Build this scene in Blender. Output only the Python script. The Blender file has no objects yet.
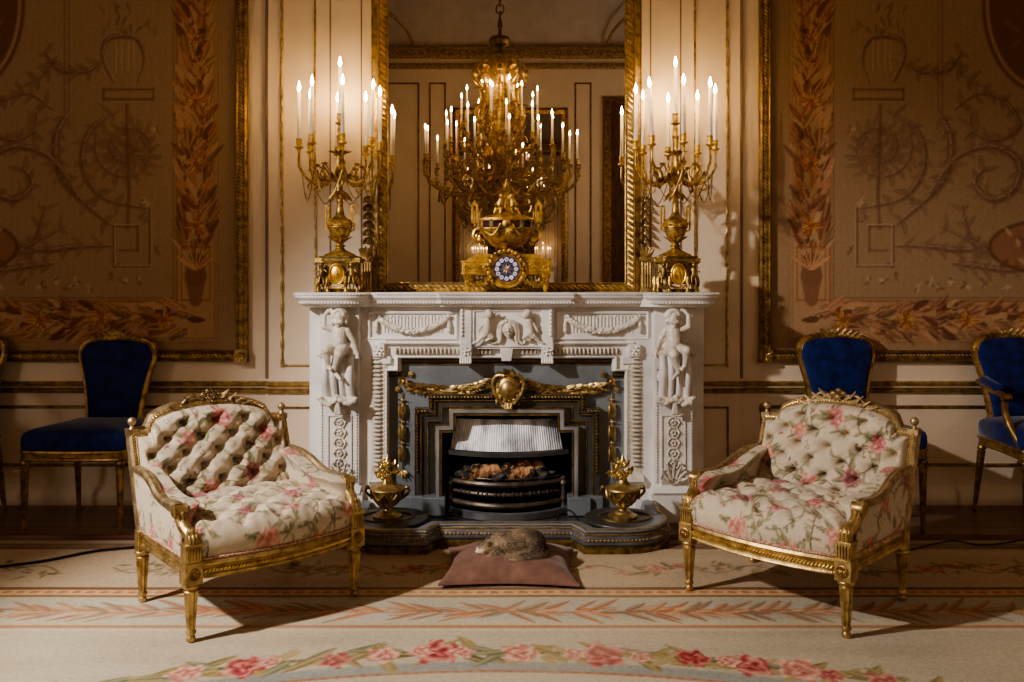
import bpy, math, random
import numpy as np
from mathutils import Vector, Matrix
random.seed(7)
SC = bpy.context.scene
COL = SC.collection
PI = math.pi
F, EYE, CAMY, CAMX, HOR = 850.0, 1.29, -5.0, 0.03, 285.0

def at(px, py, Y):
    d = Y - CAMY
    return ((px - 512) * d / F + CAMX, EYE - (py - HOR) * d / F)
def lin(c):
    return tuple((x / 255 / 12.92) if x / 255 <= 0.04045 else ((x / 255 + 0.055) / 1.055) ** 2.4 for x in c)

# ---------------------------------------------------------------- materials
MATS = {}
def new_mat(name):
    m = bpy.data.materials.new(name); m.use_nodes = True
    nt = m.node_tree
    b = nt.nodes['Principled BSDF']
    MATS[name] = m
    return m, nt, b
def texco(nt, kind='Object', scale=None):
    t = nt.nodes.new('ShaderNodeTexCoord')
    if scale is None: return t.outputs[kind]
    mp = nt.nodes.new('ShaderNodeMapping'); mp.inputs['Scale'].default_value = scale
    nt.links.new(t.outputs[kind], mp.inputs['Vector'])
    return mp.outputs['Vector']
def noise(nt, scale, detail=4, vec=None, rough=0.55):
    n = nt.nodes.new('ShaderNodeTexNoise'); n.inputs['Scale'].default_value = scale
    n.inputs['Detail'].default_value = detail; n.inputs['Roughness'].default_value = rough
    if vec is not None: nt.links.new(vec, n.inputs['Vector'])
    return n.outputs['Fac']
def ramp(nt, fac, stops):
    r = nt.nodes.new('ShaderNodeValToRGB')
    els = r.color_ramp.elements
    while len(els) < len(stops): els.new(0.5)
    for e, (p, c) in zip(els, stops):
        e.position = p; e.color = (*lin(c), 1)
    nt.links.new(fac, r.inputs['Fac'])
    return r.outputs['Color']
def bump(nt, b, fac, strength=0.3, dist=0.01):
    n = nt.nodes.new('ShaderNodeBump'); n.inputs['Strength'].default_value = strength
    n.inputs['Distance'].default_value = dist
    nt.links.new(fac, n.inputs['Height']); nt.links.new(n.outputs['Normal'], b.inputs['Normal'])
def simple(name, stops, scale=8, rough=0.5, metal=0.0, bmp=0.0, bscale=40, bdist=0.003, rvar=0.0, spec=None, stretch=None, sheen=0):
    m, nt, b = new_mat(name)
    v = texco(nt, 'Object', stretch)
    f = noise(nt, scale, 5, v)
    nt.links.new(ramp(nt, f, stops), b.inputs['Base Color'])
    b.inputs['Roughness'].default_value = rough; b.inputs['Metallic'].default_value = metal
    if spec is not None: b.inputs['Specular IOR Level'].default_value = spec
    if sheen:
        b.inputs['Sheen Weight'].default_value = sheen; b.inputs['Sheen Roughness'].default_value = 0.4
    if bmp:
        bump(nt, b, noise(nt, bscale, 4, v), bmp, bdist)
    return m
def painted(name, rough=0.9, bmp=0.3, bscale=300, bdist=0.002, sheen=0.0):
    m, nt, b = new_mat(name)
    a = nt.nodes.new('ShaderNodeAttribute'); a.attribute_name = 'paint'
    v = texco(nt)
    f = noise(nt, 60, 4, v)
    mx = nt.nodes.new('ShaderNodeMix'); mx.data_type = 'RGBA'; mx.blend_type = 'MULTIPLY'
    mx.inputs['Factor'].default_value = 1.0
    nt.links.new(a.outputs['Color'], mx.inputs[6])
    nt.links.new(ramp(nt, f, [(0.3, (238, 238, 238)), (0.7, (255, 255, 255))]), mx.inputs[7])
    nt.links.new(mx.outputs[2], b.inputs['Base Color'])
    b.inputs['Roughness'].default_value = rough
    b.inputs['Specular IOR Level'].default_value = 0.2
    if sheen:
        b.inputs['Sheen Weight'].default_value = sheen
    bump(nt, b, noise(nt, bscale, 2, v), bmp, bdist)
    return m
def gold(name, hi, lo, rough, scale=25):
    return simple(name, [(0.35, lo), (0.62, hi)], scale, rough, 0.86, 0.5, 120, 0.0015)

gold('gilt', (208, 182, 128), (148, 122, 78), 0.42)
gold('gilt_pale', (200, 180, 144), (148, 126, 94), 0.46)
gold('gilt_bright', (226, 200, 134), (180, 150, 88), 0.32)
simple('ormolu', [(0.35, (178, 134, 56)), (0.62, (244, 206, 108))], 25, 0.38, 0.86, 0.5, 120, 0.0015)
simple('ormolu_dark', [(0.35, (124, 94, 46)), (0.62, (218, 182, 108))], 30, 0.42, 0.88, 0.6, 120, 0.002)
gold('gilt_dark', (176, 144, 92), (112, 86, 50), 0.42)
simple('amber_gold', [(0.35, (176, 144, 92)), (0.62, (240, 214, 156))], 30, 0.28, 0.80, 0.5, 120, 0.0015)
gold('bronze', (164, 138, 86), (96, 76, 44), 0.40)
simple('marble', [(0.3, (196, 192, 192)), (0.5, (226, 222, 219)), (0.7, (236, 233, 230))], 3.0, 0.42, bmp=0.15, bscale=60, bdist=0.002)
simple('marble_grey', [(0.3, (120, 120, 128)), (0.7, (176, 174, 178))], 30, 0.4)
simple('marble_warm', [(0.3, (186, 176, 164)), (0.7, (230, 222, 210))], 18, 0.45, bmp=0.2, bscale=120)
simple('wall_paint', [(0.3, (216, 196, 172)), (0.7, (226, 208, 184))], 2.0, 0.6, bmp=0.05, bscale=30)
simple('wall_groove', [(0.3, (120, 98, 78)), (0.7, (140, 116, 94))], 2.0, 0.7)
simple('ceiling_paint', [(0.3, (180, 168, 158)), (0.7, (196, 184, 172))], 4.0, 0.8)
simple('cornice_gold', [(0.4, (120, 92, 56)), (0.6, (186, 158, 112))], 40, 0.5, 0.3)
simple('slate', [(0.3, (108, 113, 119)), (0.7, (132, 138, 145))], 6, 0.42, 0.15, 0.1, 80)
simple('slate_dark', [(0.3, (58, 58, 57)), (0.7, (82, 82, 79))], 6, 0.36, 0.2, 0.1, 80)
simple('steel', [(0.3, (150, 154, 160)), (0.7, (184, 188, 194))], 8, 0.28, 0.55)
simple('fender_steel', [(0.3, (96, 96, 101)), (0.7, (128, 127, 132))], 8, 0.22, 0.45)
simple('black_iron', [(0.3, (14, 13, 13)), (0.7, (34, 31, 30))], 20, 0.5, 0.5, 0.3, 80)
simple('grate_iron', [(0.3, (62, 53, 47)), (0.7, (108, 94, 82))], 20, 0.40, 0.4, 0.2, 80)
simple('soot', [(0.3, (8, 8, 8)), (0.7, (22, 20, 19))], 10, 0.9, bmp=0.5, bscale=30)
simple('log_bark', [(0.42, (34, 26, 20)), (0.50, (160, 116, 80)), (0.7, (206, 164, 124))], 16, 0.85, bmp=0.8, bscale=40, bdist=0.01)
simple('coal', [(0.4, (20, 18, 18)), (0.7, (84, 78, 74))], 30, 0.7, bmp=0.8, bscale=50, bdist=0.01)
simple('reflector_white', [(0.36, (130, 134, 144)), (0.55, (240, 242, 248))], 3.0, 0.45, bmp=0.2, stretch=(3, 1, 1.5))
simple('velvet_blue', [(0.35, (10, 22, 68)), (0.65, (20, 40, 106))], 18, 0.7, bmp=0.15, bscale=60, sheen=0.25, spec=0.2)
simple('cushion_velvet', [(0.3, (106, 77, 67)), (0.7, (134, 101, 88))], 14, 0.85, bmp=0.3, bscale=90, sheen=0.25, spec=0.15)
simple('braid_pink', [(0.4, (150, 96, 84)), (0.6, (206, 176, 150))], 140, 0.8, bmp=0.6, bscale=160)
simple('enamel_blue', [(0.45, (44, 40, 84)), (0.6, (96, 88, 126))], 90, 0.18)
simple('enamel_dark', [(0.4, (38, 22, 26)), (0.6, (70, 40, 40))], 30, 0.15)
simple('enamel_white', [(0.4, (225, 222, 226)), (0.6, (240, 238, 240))], 30, 0.25)
simple('numeral_ink', [(0.4, (28, 24, 40)), (0.6, (34, 28, 44))], 30, 0.5)
simple('cable_rubber', [(0.4, (14, 13, 13)), (0.6, (24, 22, 22))], 30, 0.6)
simple('wood_dark_door', [(0.4, (74, 46, 26)), (0.6, (104, 68, 40))], 6, 0.4, stretch=(6, 6, 1))
painted('rug_wool', 0.95, 0.5, 260, 0.003)
painted('tapestry_weave', 0.95, 0.35, 220, 0.003)
painted('floral_fabric', 0.85, 0.35, 420, 0.0015, 0.1)
painted('cat_coat', 0.9, 0.3, 200, 0.002, 0.1)
# plank floor
m, nt, b = new_mat('parquet')
v = texco(nt)
br = nt.nodes.new('ShaderNodeTexBrick'); br.inputs['Scale'].default_value = 1.0
br.inputs['Color1'].default_value = (*lin((122, 90, 70)), 1); br.inputs['Color2'].default_value = (*lin((98, 72, 56)), 1)
br.inputs['Mortar'].default_value = (*lin((24, 16, 12)), 1)
br.inputs['Mortar Size'].default_value = 0.004; br.inputs['Brick Width'].default_value = 1.4; br.inputs['Row Height'].default_value = 0.12
nt.links.new(v, br.inputs['Vector']); nt.links.new(br.outputs['Color'], b.inputs['Base Color'])
b.inputs['Roughness'].default_value = 0.35
# candle wax, flame, mirror
m, nt, b = new_mat('wax')
b.inputs['Base Color'].default_value = (*lin((244, 236, 226)), 1); b.inputs['Roughness'].default_value = 0.5
b.inputs['Subsurface Weight'].default_value = 0.4; b.inputs['Subsurface Radius'].default_value = (0.03, 0.02, 0.012)
b.inputs['Subsurface Scale'].default_value = 0.5
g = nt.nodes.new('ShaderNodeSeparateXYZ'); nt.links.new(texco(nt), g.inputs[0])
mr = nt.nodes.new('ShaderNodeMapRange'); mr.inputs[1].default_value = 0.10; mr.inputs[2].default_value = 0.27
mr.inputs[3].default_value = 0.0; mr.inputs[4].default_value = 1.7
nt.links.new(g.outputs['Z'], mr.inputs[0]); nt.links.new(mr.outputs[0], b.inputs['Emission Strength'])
b.inputs['Emission Color'].default_value = (1.0, 0.62, 0.28, 1)  # upper wax glows by emission, standing in for flame light shining through
m, nt, b = new_mat('flame')
b.inputs['Base Color'].default_value = (1, 0.8, 0.5, 1)
b.inputs['Emission Color'].default_value = (1.0, 0.66, 0.30, 1); b.inputs['Emission Strength'].default_value = 160
m, nt, b = new_mat('mirror_glass')
nt.links.new(ramp(nt, noise(nt, 3), [(0.3, (220, 216, 212)), (0.7, (228, 224, 220))]), b.inputs['Base Color'])
b.inputs['Metallic'].default_value = 1.0; b.inputs['Roughness'].default_value = 0.005

# ---------------------------------------------------------------- mesh builder
class MB:
    def __init__(s): s.v = []; s.f = []; s.M = None
    def add(s, vs, fs):
        o = len(s.v)
        if s.M is not None: vs = [tuple(s.M @ Vector(p)) for p in vs]
        s.v.extend([tuple(p) for p in vs]); s.f.extend([tuple(i + o for i in f) for f in fs])
        return s
    def box(s, x0, x1, y0, y1, z0, z1):
        return s.add([(x0,y0,z0),(x1,y0,z0),(x1,y1,z0),(x0,y1,z0),(x0,y0,z1),(x1,y0,z1),(x1,y1,z1),(x0,y1,z1)],
              [(0,3,2,1),(4,5,6,7),(0,1,5,4),(1,2,6,5),(2,3,7,6),(3,0,4,7)])
    def ring_grid(s, rings, cap0=True, cap1=True, closed=False):
        n = len(rings[0]); vs = [p for r in rings for p in r]; fs = []
        m = len(rings)
        for i in range(m if closed else m - 1):
            a = i * n; b = ((i + 1) % m) * n
            for j in range(n):
                k = (j + 1) % n
                fs.append((a + j, a + k, b + k, b + j))
        if not closed:
            if cap0: fs.append(tuple(reversed(range(n))))
            if cap1: fs.append(tuple(range((m - 1) * n, m * n)))
        return s.add(vs, fs)
    def lathe(s, prof, n=16, c=(0, 0, 0), flute=0, famp=0.0, sx=1, sy=1):
        rings = []
        for q in prof:
            r, z = q[0], q[1]; fa = famp if len(q) < 3 else q[2]
            rings.append([(c[0] + sx * r * (1 - (fa * (0.5 - 0.5 * math.cos(flute * 2 * PI * j / n)) if flute else 0)) * math.cos(2 * PI * j / n),
                           c[1] + sy * r * (1 - (fa * (0.5 - 0.5 * math.cos(flute * 2 * PI * j / n)) if flute else 0)) * math.sin(2 * PI * j / n), c[2] + z) for j in range(n)])
        return s.ring_grid(rings)
    def tube(s, pts, rad, n=8, closed=False):
        P = [Vector(p) for p in pts]; m = len(P)
        R = rad if isinstance(rad, (list, tuple)) else [rad] * m
        rings = []; up = None
        for i in range(m):
            if closed: t = P[(i + 1) % m] - P[i - 1]
            else: t = P[min(i + 1, m - 1)] - P[max(i - 1, 0)]
            if t.length < 1e-9: t = Vector((0, 0, 1))
            t.normalize()
            if up is None:
                up = Vector((0, 0, 1)) if abs(t.z) < 0.9 else Vector((0, 1, 0))
            a = up - t * up.dot(t)
            if a.length < 1e-6: a = t.orthogonal()
            a.normalize(); up = a; b2 = t.cross(a)
            rings.append([tuple(P[i] + (a * math.cos(2*PI*j/n) + b2 * math.sin(2*PI*j/n)) * R[i]) for j in range(n)])
        return s.ring_grid(rings, closed=closed)
    def ell(s, c, r, n=10, m=6, rot=None):
        if not isinstance(r, (tuple, list)): r = (r, r, r)
        vs = [(0, 0, -1)]
        for i in range(1, m):
            a = -PI/2 + PI * i / m
            vs += [(math.cos(a)*math.cos(2*PI*j/n), math.cos(a)*math.sin(2*PI*j/n), math.sin(a)) for j in range(n)]
        vs.append((0, 0, 1)); L = len(vs) - 1; fs = []
        for j in range(n):
            k = (j + 1) % n
            fs.append((0, 1 + k, 1 + j)); fs.append((L, L - n + j, L - n + k))
            for i in range(m - 2):
                a = 1 + i * n; fs.append((a + j, a + k, a + n + k, a + n + j))
        out = []
        for v in vs:
            w = Vector((v[0]*r[0], v[1]*r[1], v[2]*r[2]))
            if rot is not None: w = rot @ w
            out.append((w.x + c[0], w.y + c[1], w.z + c[2]))
        return s.add(out, fs)
    def cap(s, a, b, ra, rb, n=12):      # tapered capsule
        a = Vector(a); b = Vector(b); d = b - a; L = d.length
        q = Vector((0, 0, 1)).rotation_difference(d.normalized()) if L > 1e-6 else Matrix.Identity(3).to_quaternion()
        rings = []
        for i in range(1, 5):
            t = -PI/2 + PI/2 * i / 4; rings.append((ra * math.cos(t), ra * math.sin(t)))
        for i in range(0, 4):
            t = PI/2 * i / 4; rings.append((rb * math.cos(t), L + rb * math.sin(t)))
        R = [[tuple(a + q @ Vector((r*math.cos(2*PI*j/n), r*math.sin(2*PI*j/n), z))) for j in range(n)] for r, z in rings]
        return s.ring_grid(R)
    def leaf(s, base, d, up, L, W, curl=0.4, n=6, lobes=0):
        base = Vector(base); d = Vector(d).normalized(); up = Vector(up)
        up = (up - d * up.dot(d)); up = up.normalized() if up.length > 1e-6 else d.orthogonal().normalized()
        sd = d.cross(up); vs = []; fs = []
        for i in range(n + 1):
            t = i / n
            w = W * math.sin(PI * min(1, (t * 0.92 + 0.06)) ** 0.8) * (1 + (0.28 * (1 if i % 2 else -1) if lobes else 0))
            c = base + d * (L * t) + up * (curl * L * t * t)
            vs += [c - sd * w - up * (0.35 * w), c - sd * w * .5 + up * (0.05 * w), c + up * (0.22 * W), c + sd * w * .5 + up * (0.05 * w), c + sd * w - up * (0.35 * w)]
        for i in range(n):
            for j in range(4):
                a = i * 5 + j; fs.append((a, a + 1, a + 6, a + 5))
        return s.add(vs, fs)
    def sweep(s, path, prof, mapper, closed=False, capends=True):
        # path: 2D points; prof: (n, h) closed loop; mapper(a, b, h) -> xyz
        P = [Vector(p) for p in path]; m = len(P); rings = []
        for i in range(m):
            if closed or 0 < i < m - 1:
                d0 = (P[i] - P[i - 1]).normalized(); d1 = (P[(i + 1) % m] - P[i]).normalized()
            elif i == 0: d0 = d1 = (P[1] - P[0]).normalized()
            else: d0 = d1 = (P[-1] - P[-2]).normalized()
            n0 = Vector((-d0.y, d0.x)); n1 = Vector((-d1.y, d1.x))
            nn = n0 + n1
            if nn.length < 1e-6: nn = n0
            nn.normalize(); k = 1 / max(0.35, nn.dot(n0))
            rings.append([mapper(P[i].x + nn.x * k * a, P[i].y + nn.y * k * a, h) for a, h in prof])
        return s.ring_grid(rings, capends, capends, closed)
    def prism(s, poly, mapper, h0, h1):
        n = len(poly)
        vs = [mapper(a, b, h0) for a, b in poly] + [mapper(a, b, h1) for a, b in poly]
        fs = [tuple(range(n)), tuple(reversed(range(n, 2 * n)))] + [(j, j + n, (j + 1) % n + n, (j + 1) % n) for j in range(n)]
        return s.add(vs, fs)
    def build(s, name, mat, parent=None, smooth=True, bevel=0, remesh=0, subsurf=0, auto=35):
        me = bpy.data.meshes.new(name); me.from_pydata(s.v, [], s.f)
        ob = bpy.data.objects.new(name, me); COL.objects.link(ob)
        me.materials.append(MATS[mat] if isinstance(mat, str) else mat)
        import bmesh
        bm = bmesh.new(); bm.from_mesh(me); bmesh.ops.recalc_face_normals(bm, faces=bm.faces); bm.to_mesh(me); bm.free()
        if smooth:
            me.polygons.foreach_set('use_smooth', [True] * len(me.polygons))
            if not remesh: me.set_sharp_from_angle(angle=math.radians(auto))
        if parent is not None: ob.parent = parent
        if remesh:
            md = ob.modifiers.new('merge', 'REMESH'); md.mode = 'VOXEL'; md.voxel_size = remesh; md.use_smooth_shade = True
            md = ob.modifiers.new('soften', 'SMOOTH'); md.iterations = 3; md.factor = 0.5
        if bevel:
            md = ob.modifiers.new('edge', 'BEVEL'); md.width = bevel; md.segments = 2; md.limit_method = 'ANGLE'
        if subsurf:
            md = ob.modifiers.new('soft', 'SUBSURF'); md.levels = md.render_levels = subsurf
        return ob

XZ = lambda Y, s=-1: (lambda a, b, h: (a, Y + s * h, b))     # wall plane: h stands out towards the room
XY = lambda z0=0: (lambda a, b, h: (a, b, z0 + h))
def empty(name, loc=(0, 0, 0), rz=0.0):
    o = bpy.data.objects.new(name, None); COL.objects.link(o)
    o.location = loc; o.rotation_euler = (0, 0, rz); o.empty_display_size = 0.1
    return o
def tag(o, label=None, cat=None, group=None, kind=None):
    if label: o['label'] = label
    if cat: o['category'] = cat
    if group: o['group'] = group
    if kind: o['kind'] = kind
    return o
def dup(root, loc=None, rz=None, label=None, group=None, mirror=False):
    def cp(o, par):
        c = o.copy(); COL.objects.link(c)
        if par is not None:
            c.parent = par
        for ch in o.children: cp(ch, c)
        return c
    r = cp(root, None)
    if loc is not None: r.location = loc
    if rz is not None: r.rotation_euler = (0, 0, rz)
    if label: r['label'] = label
    if group: r['group'] = group
    return r
def mirror_x(vs_mb):
    m = MB(); m.v = [(-x, y, z) for x, y, z in vs_mb.v]; m.f = [tuple(reversed(f)) for f in vs_mb.f]; return m
def bez(pts, n=16):            # Catmull-Rom through points
    P = [Vector(p) for p in pts]; out = []
    for i in range(len(P) - 1):
        p0 = P[max(i - 1, 0)]; p1 = P[i]; p2 = P[i + 1]; p3 = P[min(i + 2, len(P) - 1)]
        for k in range(n):
            t = k / n
            out.append(0.5 * ((2*p1) + (p2-p0)*t + (2*p0-5*p1+4*p2-p3)*t*t + (3*p1-p0-3*p2+p3)*t**3))
    out.append(P[-1]); return out
def along(path, step):         # evenly spaced points and tangents on a polyline
    P = [Vector(p) for p in path]; out = []; acc = 0.0
    for a, b in zip(P, P[1:]):
        L = (b - a).length
        while acc <= L:
            out.append((a + (b - a) * (acc / L if L else 0), (b - a).normalized())); acc += step
        acc -= L
    return out

# ---------------------------------------------------------------- painting on mesh vertices
def ss(a, b, x):
    t = np.clip((x - a) / (b - a), 0, 1); return t * t * (3 - 2 * t)
class Canvas:
    def __init__(s, xs, ys, base):
        s.xs = np.asarray(xs, float); s.ys = np.asarray(ys, float)
        s.c = np.zeros((len(ys), len(xs), 3)); s.c[:] = lin(base)
    def sub(s, x0, x1, y0, y1):
        i0, i1 = np.searchsorted(s.xs, [x0, x1]); j0, j1 = np.searchsorted(s.ys, [y0, y1])
        if i1 <= i0 or j1 <= j0: return None
        U, V = np.meshgrid(s.xs[i0:i1], s.ys[j0:j1]); return U, V, (slice(j0, j1), slice(i0, i1))
    def mix(s, idx, col, a):
        a = a[..., None]; s.c[idx] = s.c[idx] * (1 - a) + np.array(col) * a
    def band(s, x0, x1, y0, y1, col, a=1.0):
        r = s.sub(x0, x1, y0, y1)
        if r: s.mix(r[2], lin(col), np.full(r[0].shape, a))
class PCanvas(Canvas):
    def __init__(s, uv, base):
        s.uv = uv; s.c = np.zeros((len(uv), 3)); s.c[:] = lin(base)
    def sub(s, x0, x1, y0, y1):
        m = np.nonzero((s.uv[:, 0] > x0) & (s.uv[:, 0] < x1) & (s.uv[:, 1] > y0) & (s.uv[:, 1] < y1))[0]
        if len(m) == 0: return None
        return s.uv[m, 0], s.uv[m, 1], m
def stroke(cv, pts, w, col, a=1.0, soft=0.5):
    col = lin(col); W = w if isinstance(w, (list, tuple)) else [w] * len(pts)
    for i in range(len(pts) - 1):
        (x0, y0), (x1, y1) = pts[i][:2], pts[i + 1][:2]; ww = max(W[i], W[i + 1])
        r = cv.sub(min(x0, x1) - ww, max(x0, x1) + ww, min(y0, y1) - ww, max(y0, y1) + ww)
        if r is None: continue
        U, V, idx = r; dx, dy = x1 - x0, y1 - y0; L2 = dx*dx + dy*dy + 1e-12
        t = np.clip(((U - x0)*dx + (V - y0)*dy) / L2, 0, 1)
        d = np.hypot(U - x0 - t*dx, V - y0 - t*dy); wl = W[i] + (W[i+1] - W[i]) * t
        cv.mix(idx, col, a * (1 - ss(wl * soft, wl, d)))
def pleaf(cv, x, y, ang, L, W, col, vein=None, a=1.0, bend=0.0):
    r = cv.sub(x - L, x + L, y - L, y + L)
    if r is None: return
    U, V, idx = r; ca, sa = math.cos(ang), math.sin(ang)
    p = ((U - x) * ca + (V - y) * sa) / L; q = (-(U - x) * sa + (V - y) * ca) / W
    q = q - bend * p * p
    e = np.sqrt(np.clip(np.sin(PI * np.clip(p, 0, 1)), 0, 1)) * (1 - 0.55 * np.clip(p, 0, 1))
    al = np.where((p > 0) & (p < 1), 1 - ss(0.75, 1.05, np.abs(q) / (e + 1e-3)), 0)
    cv.mix(idx, lin(col), a * al)
    if vein: cv.mix(idx, lin(vein), a * al * (1 - ss(0.08, 0.4, np.abs(q + 0.15))) * 0.8)
def rose(cv, x, y, R, pal=((120, 30, 40), (190, 70, 80), (225, 150, 145)), seed=0, sy=1.0, a=1.0):
    r = cv.sub(x - R * 1.3, x + R * 1.3, y - R * 1.3, y + R * 1.3)
    if r is None: return
    U, V, idx = r; u = (U - x) / R; v = (V - y) / (R * sy)
    rr = np.hypot(u, v); th = np.arctan2(v, u) + seed
    edge = 0.80 + 0.14 * np.cos(5 * th) + 0.08 * np.cos(11 * th + seed)
    al = (1 - ss(0.9, 1.04, rr / edge)) * a
    th = th + .5 * np.sin(u * 4 + seed) * np.cos(v * 5 - seed); k = 0.5 + 0.36 * np.cos(rr * 11 - 1.8 * np.cos(3 * th + seed) + th) + .2 * np.sin(u * 9 + seed * 3) * np.sin(v * 8 + seed)
    k = np.clip(k * 0.75 + rr * 0.35, 0, 1)
    c0, c1, c2 = [np.array(lin(c)) for c in pal]
    k3 = k[..., None]; col = np.where(k3 < 0.5, c0 + (c1 - c0) * k3 * 2, c1 + (c2 - c1) * (k3 - 0.5) * 2)
    A = al[..., None]; cv.c[idx] = cv.c[idx] * (1 - A) + col * A
def grid_mesh(name, P, colors, mat, parent=None, wrap=False):
    ny, nx = P.shape[:2]; me = bpy.data.meshes.new(name)
    me.vertices.add(nx * ny); me.vertices.foreach_set('co', P.reshape(-1).astype(np.float32))
    I = np.arange(nx * ny).reshape(ny, nx)
    q = np.stack([I[:-1, :-1], I[:-1, 1:], I[1:, 1:], I[1:, :-1]], -1).reshape(-1)
    nf = len(q) // 4
    me.loops.add(nf * 4); me.loops.foreach_set('vertex_index', q.astype(np.int32))
    me.polygons.add(nf); me.polygons.foreach_set('loop_start', np.arange(0, nf * 4, 4, dtype=np.int32))
    me.polygons.foreach_set('use_smooth', np.ones(nf, bool))
    me.update(calc_edges=True)
    if colors is not None:
        at_ = me.color_attributes.new('paint', 'FLOAT_COLOR', 'POINT')
        c4 = np.ones((nx * ny, 4), np.float32); c4[:, :3] = colors.reshape(-1, 3)
        at_.data.foreach_set('color', c4.reshape(-1))
    me.materials.append(MATS[mat])
    ob = bpy.data.objects.new(name, me); COL.objects.link(ob)
    if parent is not None: ob.parent = parent
    return ob
# ================================================================ ROOM
RW, YB, ZC = 4.6, -10.1, 6.3          # half width, far wall, ceiling
def struct(o, label=None): o['kind'] = 'structure'; return o
m = MB(); m.box(-RW, RW, YB, 0, -0.1, 0); struct(m.build('floor', 'parquet', smooth=False))
m = MB(); m.box(-RW, RW, 0.0, 0.12, 0, ZC + .2); struct(m.build('wall_back', 'wall_paint', smooth=False))
m = MB(); m.box(-RW, RW, YB - .12, YB, 0, ZC + .2); struct(m.build('wall_front', 'wall_paint', smooth=False))
m = MB(); m.box(-RW - .12, -RW, YB, 0, 0, ZC + .2); struct(m.build('wall_left', 'wall_paint', smooth=False))
m = MB(); m.box(RW, RW + .12, YB, 0, 0, ZC + .2); struct(m.build('wall_right', 'wall_paint', smooth=False))
m = MB(); m.box(-RW, RW, YB, 0, ZC, ZC + .12); struct(m.build('ceiling', 'ceiling_paint', smooth=False))
# curved cove and cornice round the room
loop = [(-RW, YB), (RW, YB), (RW, 0), (-RW, 0)]
cove = [(0.0, 5.42)] + [(0.85 * (1 - math.cos(a)), 5.42 + 0.88 * math.sin(a)) for a in [PI/2 * i / 10 for i in range(11)]] + [(0.0, 6.3)]
m = MB(); m.sweep(loop, cove, XY(), closed=True); struct(m.build('trim_1', 'ceiling_paint', auto=25))
m = MB(); m.sweep(loop, [(0, 5.28), (.05, 5.28), (.06, 5.32), (.10, 5.36), (.10, 5.38), (.16, 5.42), (.16, 5.45), (0, 5.45)], XY(), closed=True)
for p, t in along([(-RW + .1, YB + .11), (RW - .1, YB + .11)], 0.13): m.ell((p.x, p.y, 5.36), (.04, .03, .05), 6, 4)
struct(m.build('trim_2', 'cornice_gold', auto=25))
m = MB(); m.sweep(loop, [(0, 5.10), (.04, 5.10), (.06, 5.14), (.06, 5.19), (0, 5.19)], XY(), closed=True)
for p, t in along([(-RW + .1, YB + .06), (RW - .1, YB + .06)], 0.1): m.ell((p.x, p.y, 5.145), (.03, .02, .03), 6, 4)
struct(m.build('trim_3', 'cornice_gold', auto=25))
# arcs of the cove vault, seen in the mirror
m = MB()
for cx in (-2.7, 2.7):
    pts = [(cx + 1.0 * math.cos(a), YB + .10 + .7 * math.sin(a) ** 2 * .9, 5.45 + .62 * math.sin(a)) for a in [PI * i / 24 for i in range(25)]]
    m.tube(pts, .03, 6)
struct(m.build('trim_4', 'cornice_gold'))
# ---- chimney breast and its panels on the photographed wall
bx0, _ = at(267, 0, 0); bx1, _ = at(742, 0, 0)
m = MB(); m.box(bx0, bx1, -0.018, 0.0, 0.0, ZC - 1.1); struct(m.build('trim_5', 'wall_paint', smooth=False, bevel=.004))
def rail_lines(name, mat, rows, segs, y0=0.0, depth=.02):
    m = MB()
    for (z0, z1) in rows:
        for (xa, xb) in segs:
            zc = (z0 + z1) / 2; h = (z1 - z0) / 2
            m.sweep([(xa, zc), (xb, zc)], [(-h, 0), (-h * .7, depth * .7), (0, depth), (h * .7, depth * .7), (h, 0)], XZ(y0))
    return struct(m.build(name, mat, auto=60))
def outline(m, x0, x1, z0, z1, w, y0, depth=.012):
    m.sweep([(x0, z0), (x1, z0), (x1, z1), (x0, z1)], [(-w/2, 0), (-w/4, depth), (w/4, depth), (w/2, 0)], XZ(y0), closed=True)
Z = lambda py: at(0, py, 0)[1]
X = lambda px: at(px, 0, 0)[0]
SEG = [(-RW, bx0), (bx1, RW)]
rail_lines('trim_6', 'gilt', [(Z(386), Z(381)), (Z(393), Z(388))], SEG, 0, .03)
rail_lines('trim_7', 'gilt', [(Z(386), Z(381)), (Z(393), Z(388))], [(bx0, bx1)], -.018, .03)
rail_lines('trim_8', 'wall_paint', [(Z(388), Z(386))], SEG, 0, .02)
rail_lines('baseboard_back', 'wall_paint', [(-.02, Z(485))], [(-RW, RW)], 0, .04)
m = MB()        # dado panel outlines
outline(m, -RW + .1, X(250), Z(465), Z(407), .02, 0)
outline(m, X(762), RW - .1, Z(465), Z(407), .02, 0)
outline(m, X(283), -1.10, Z(470), Z(407), .012, -.018); outline(m, 1.12, X(727), Z(470), Z(407), .012, -.018)
struct(m.build('trim_9', 'gilt_dark', auto=60))
m = MB()        # gilt outlines of the upright panels beside the mirror
outline(m, X(283), X(726), Z(365), 4.9, .012, -.018)
for px in (316, 694): m.box(X(px) - .005, X(px) + .005, -.03, -.018, 1.25, 4.9)
# little leaf beads that make the gilt lines look dashed
for px in (283, 726):
    for p, t in along([(0, Z(362)), (0, 4.0)], 0.11): m.ell((X(px), -.032, p.y), (.008, .006, .034), 6, 4)
struct(m.build('trim_10', 'gilt', auto=60))
m = MB()
for px in (331, 362, 650, 680): m.box(X(px) - .004, X(px) + .004, -.022, -.018, 1.25, 4.9)
for px in (268, 741): m.box(X(px) - .010, X(px) + .006, -.024, -.018, Z(378), 4.9)
struct(m.build('trim_11', 'wall_groove', smooth=False))
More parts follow.
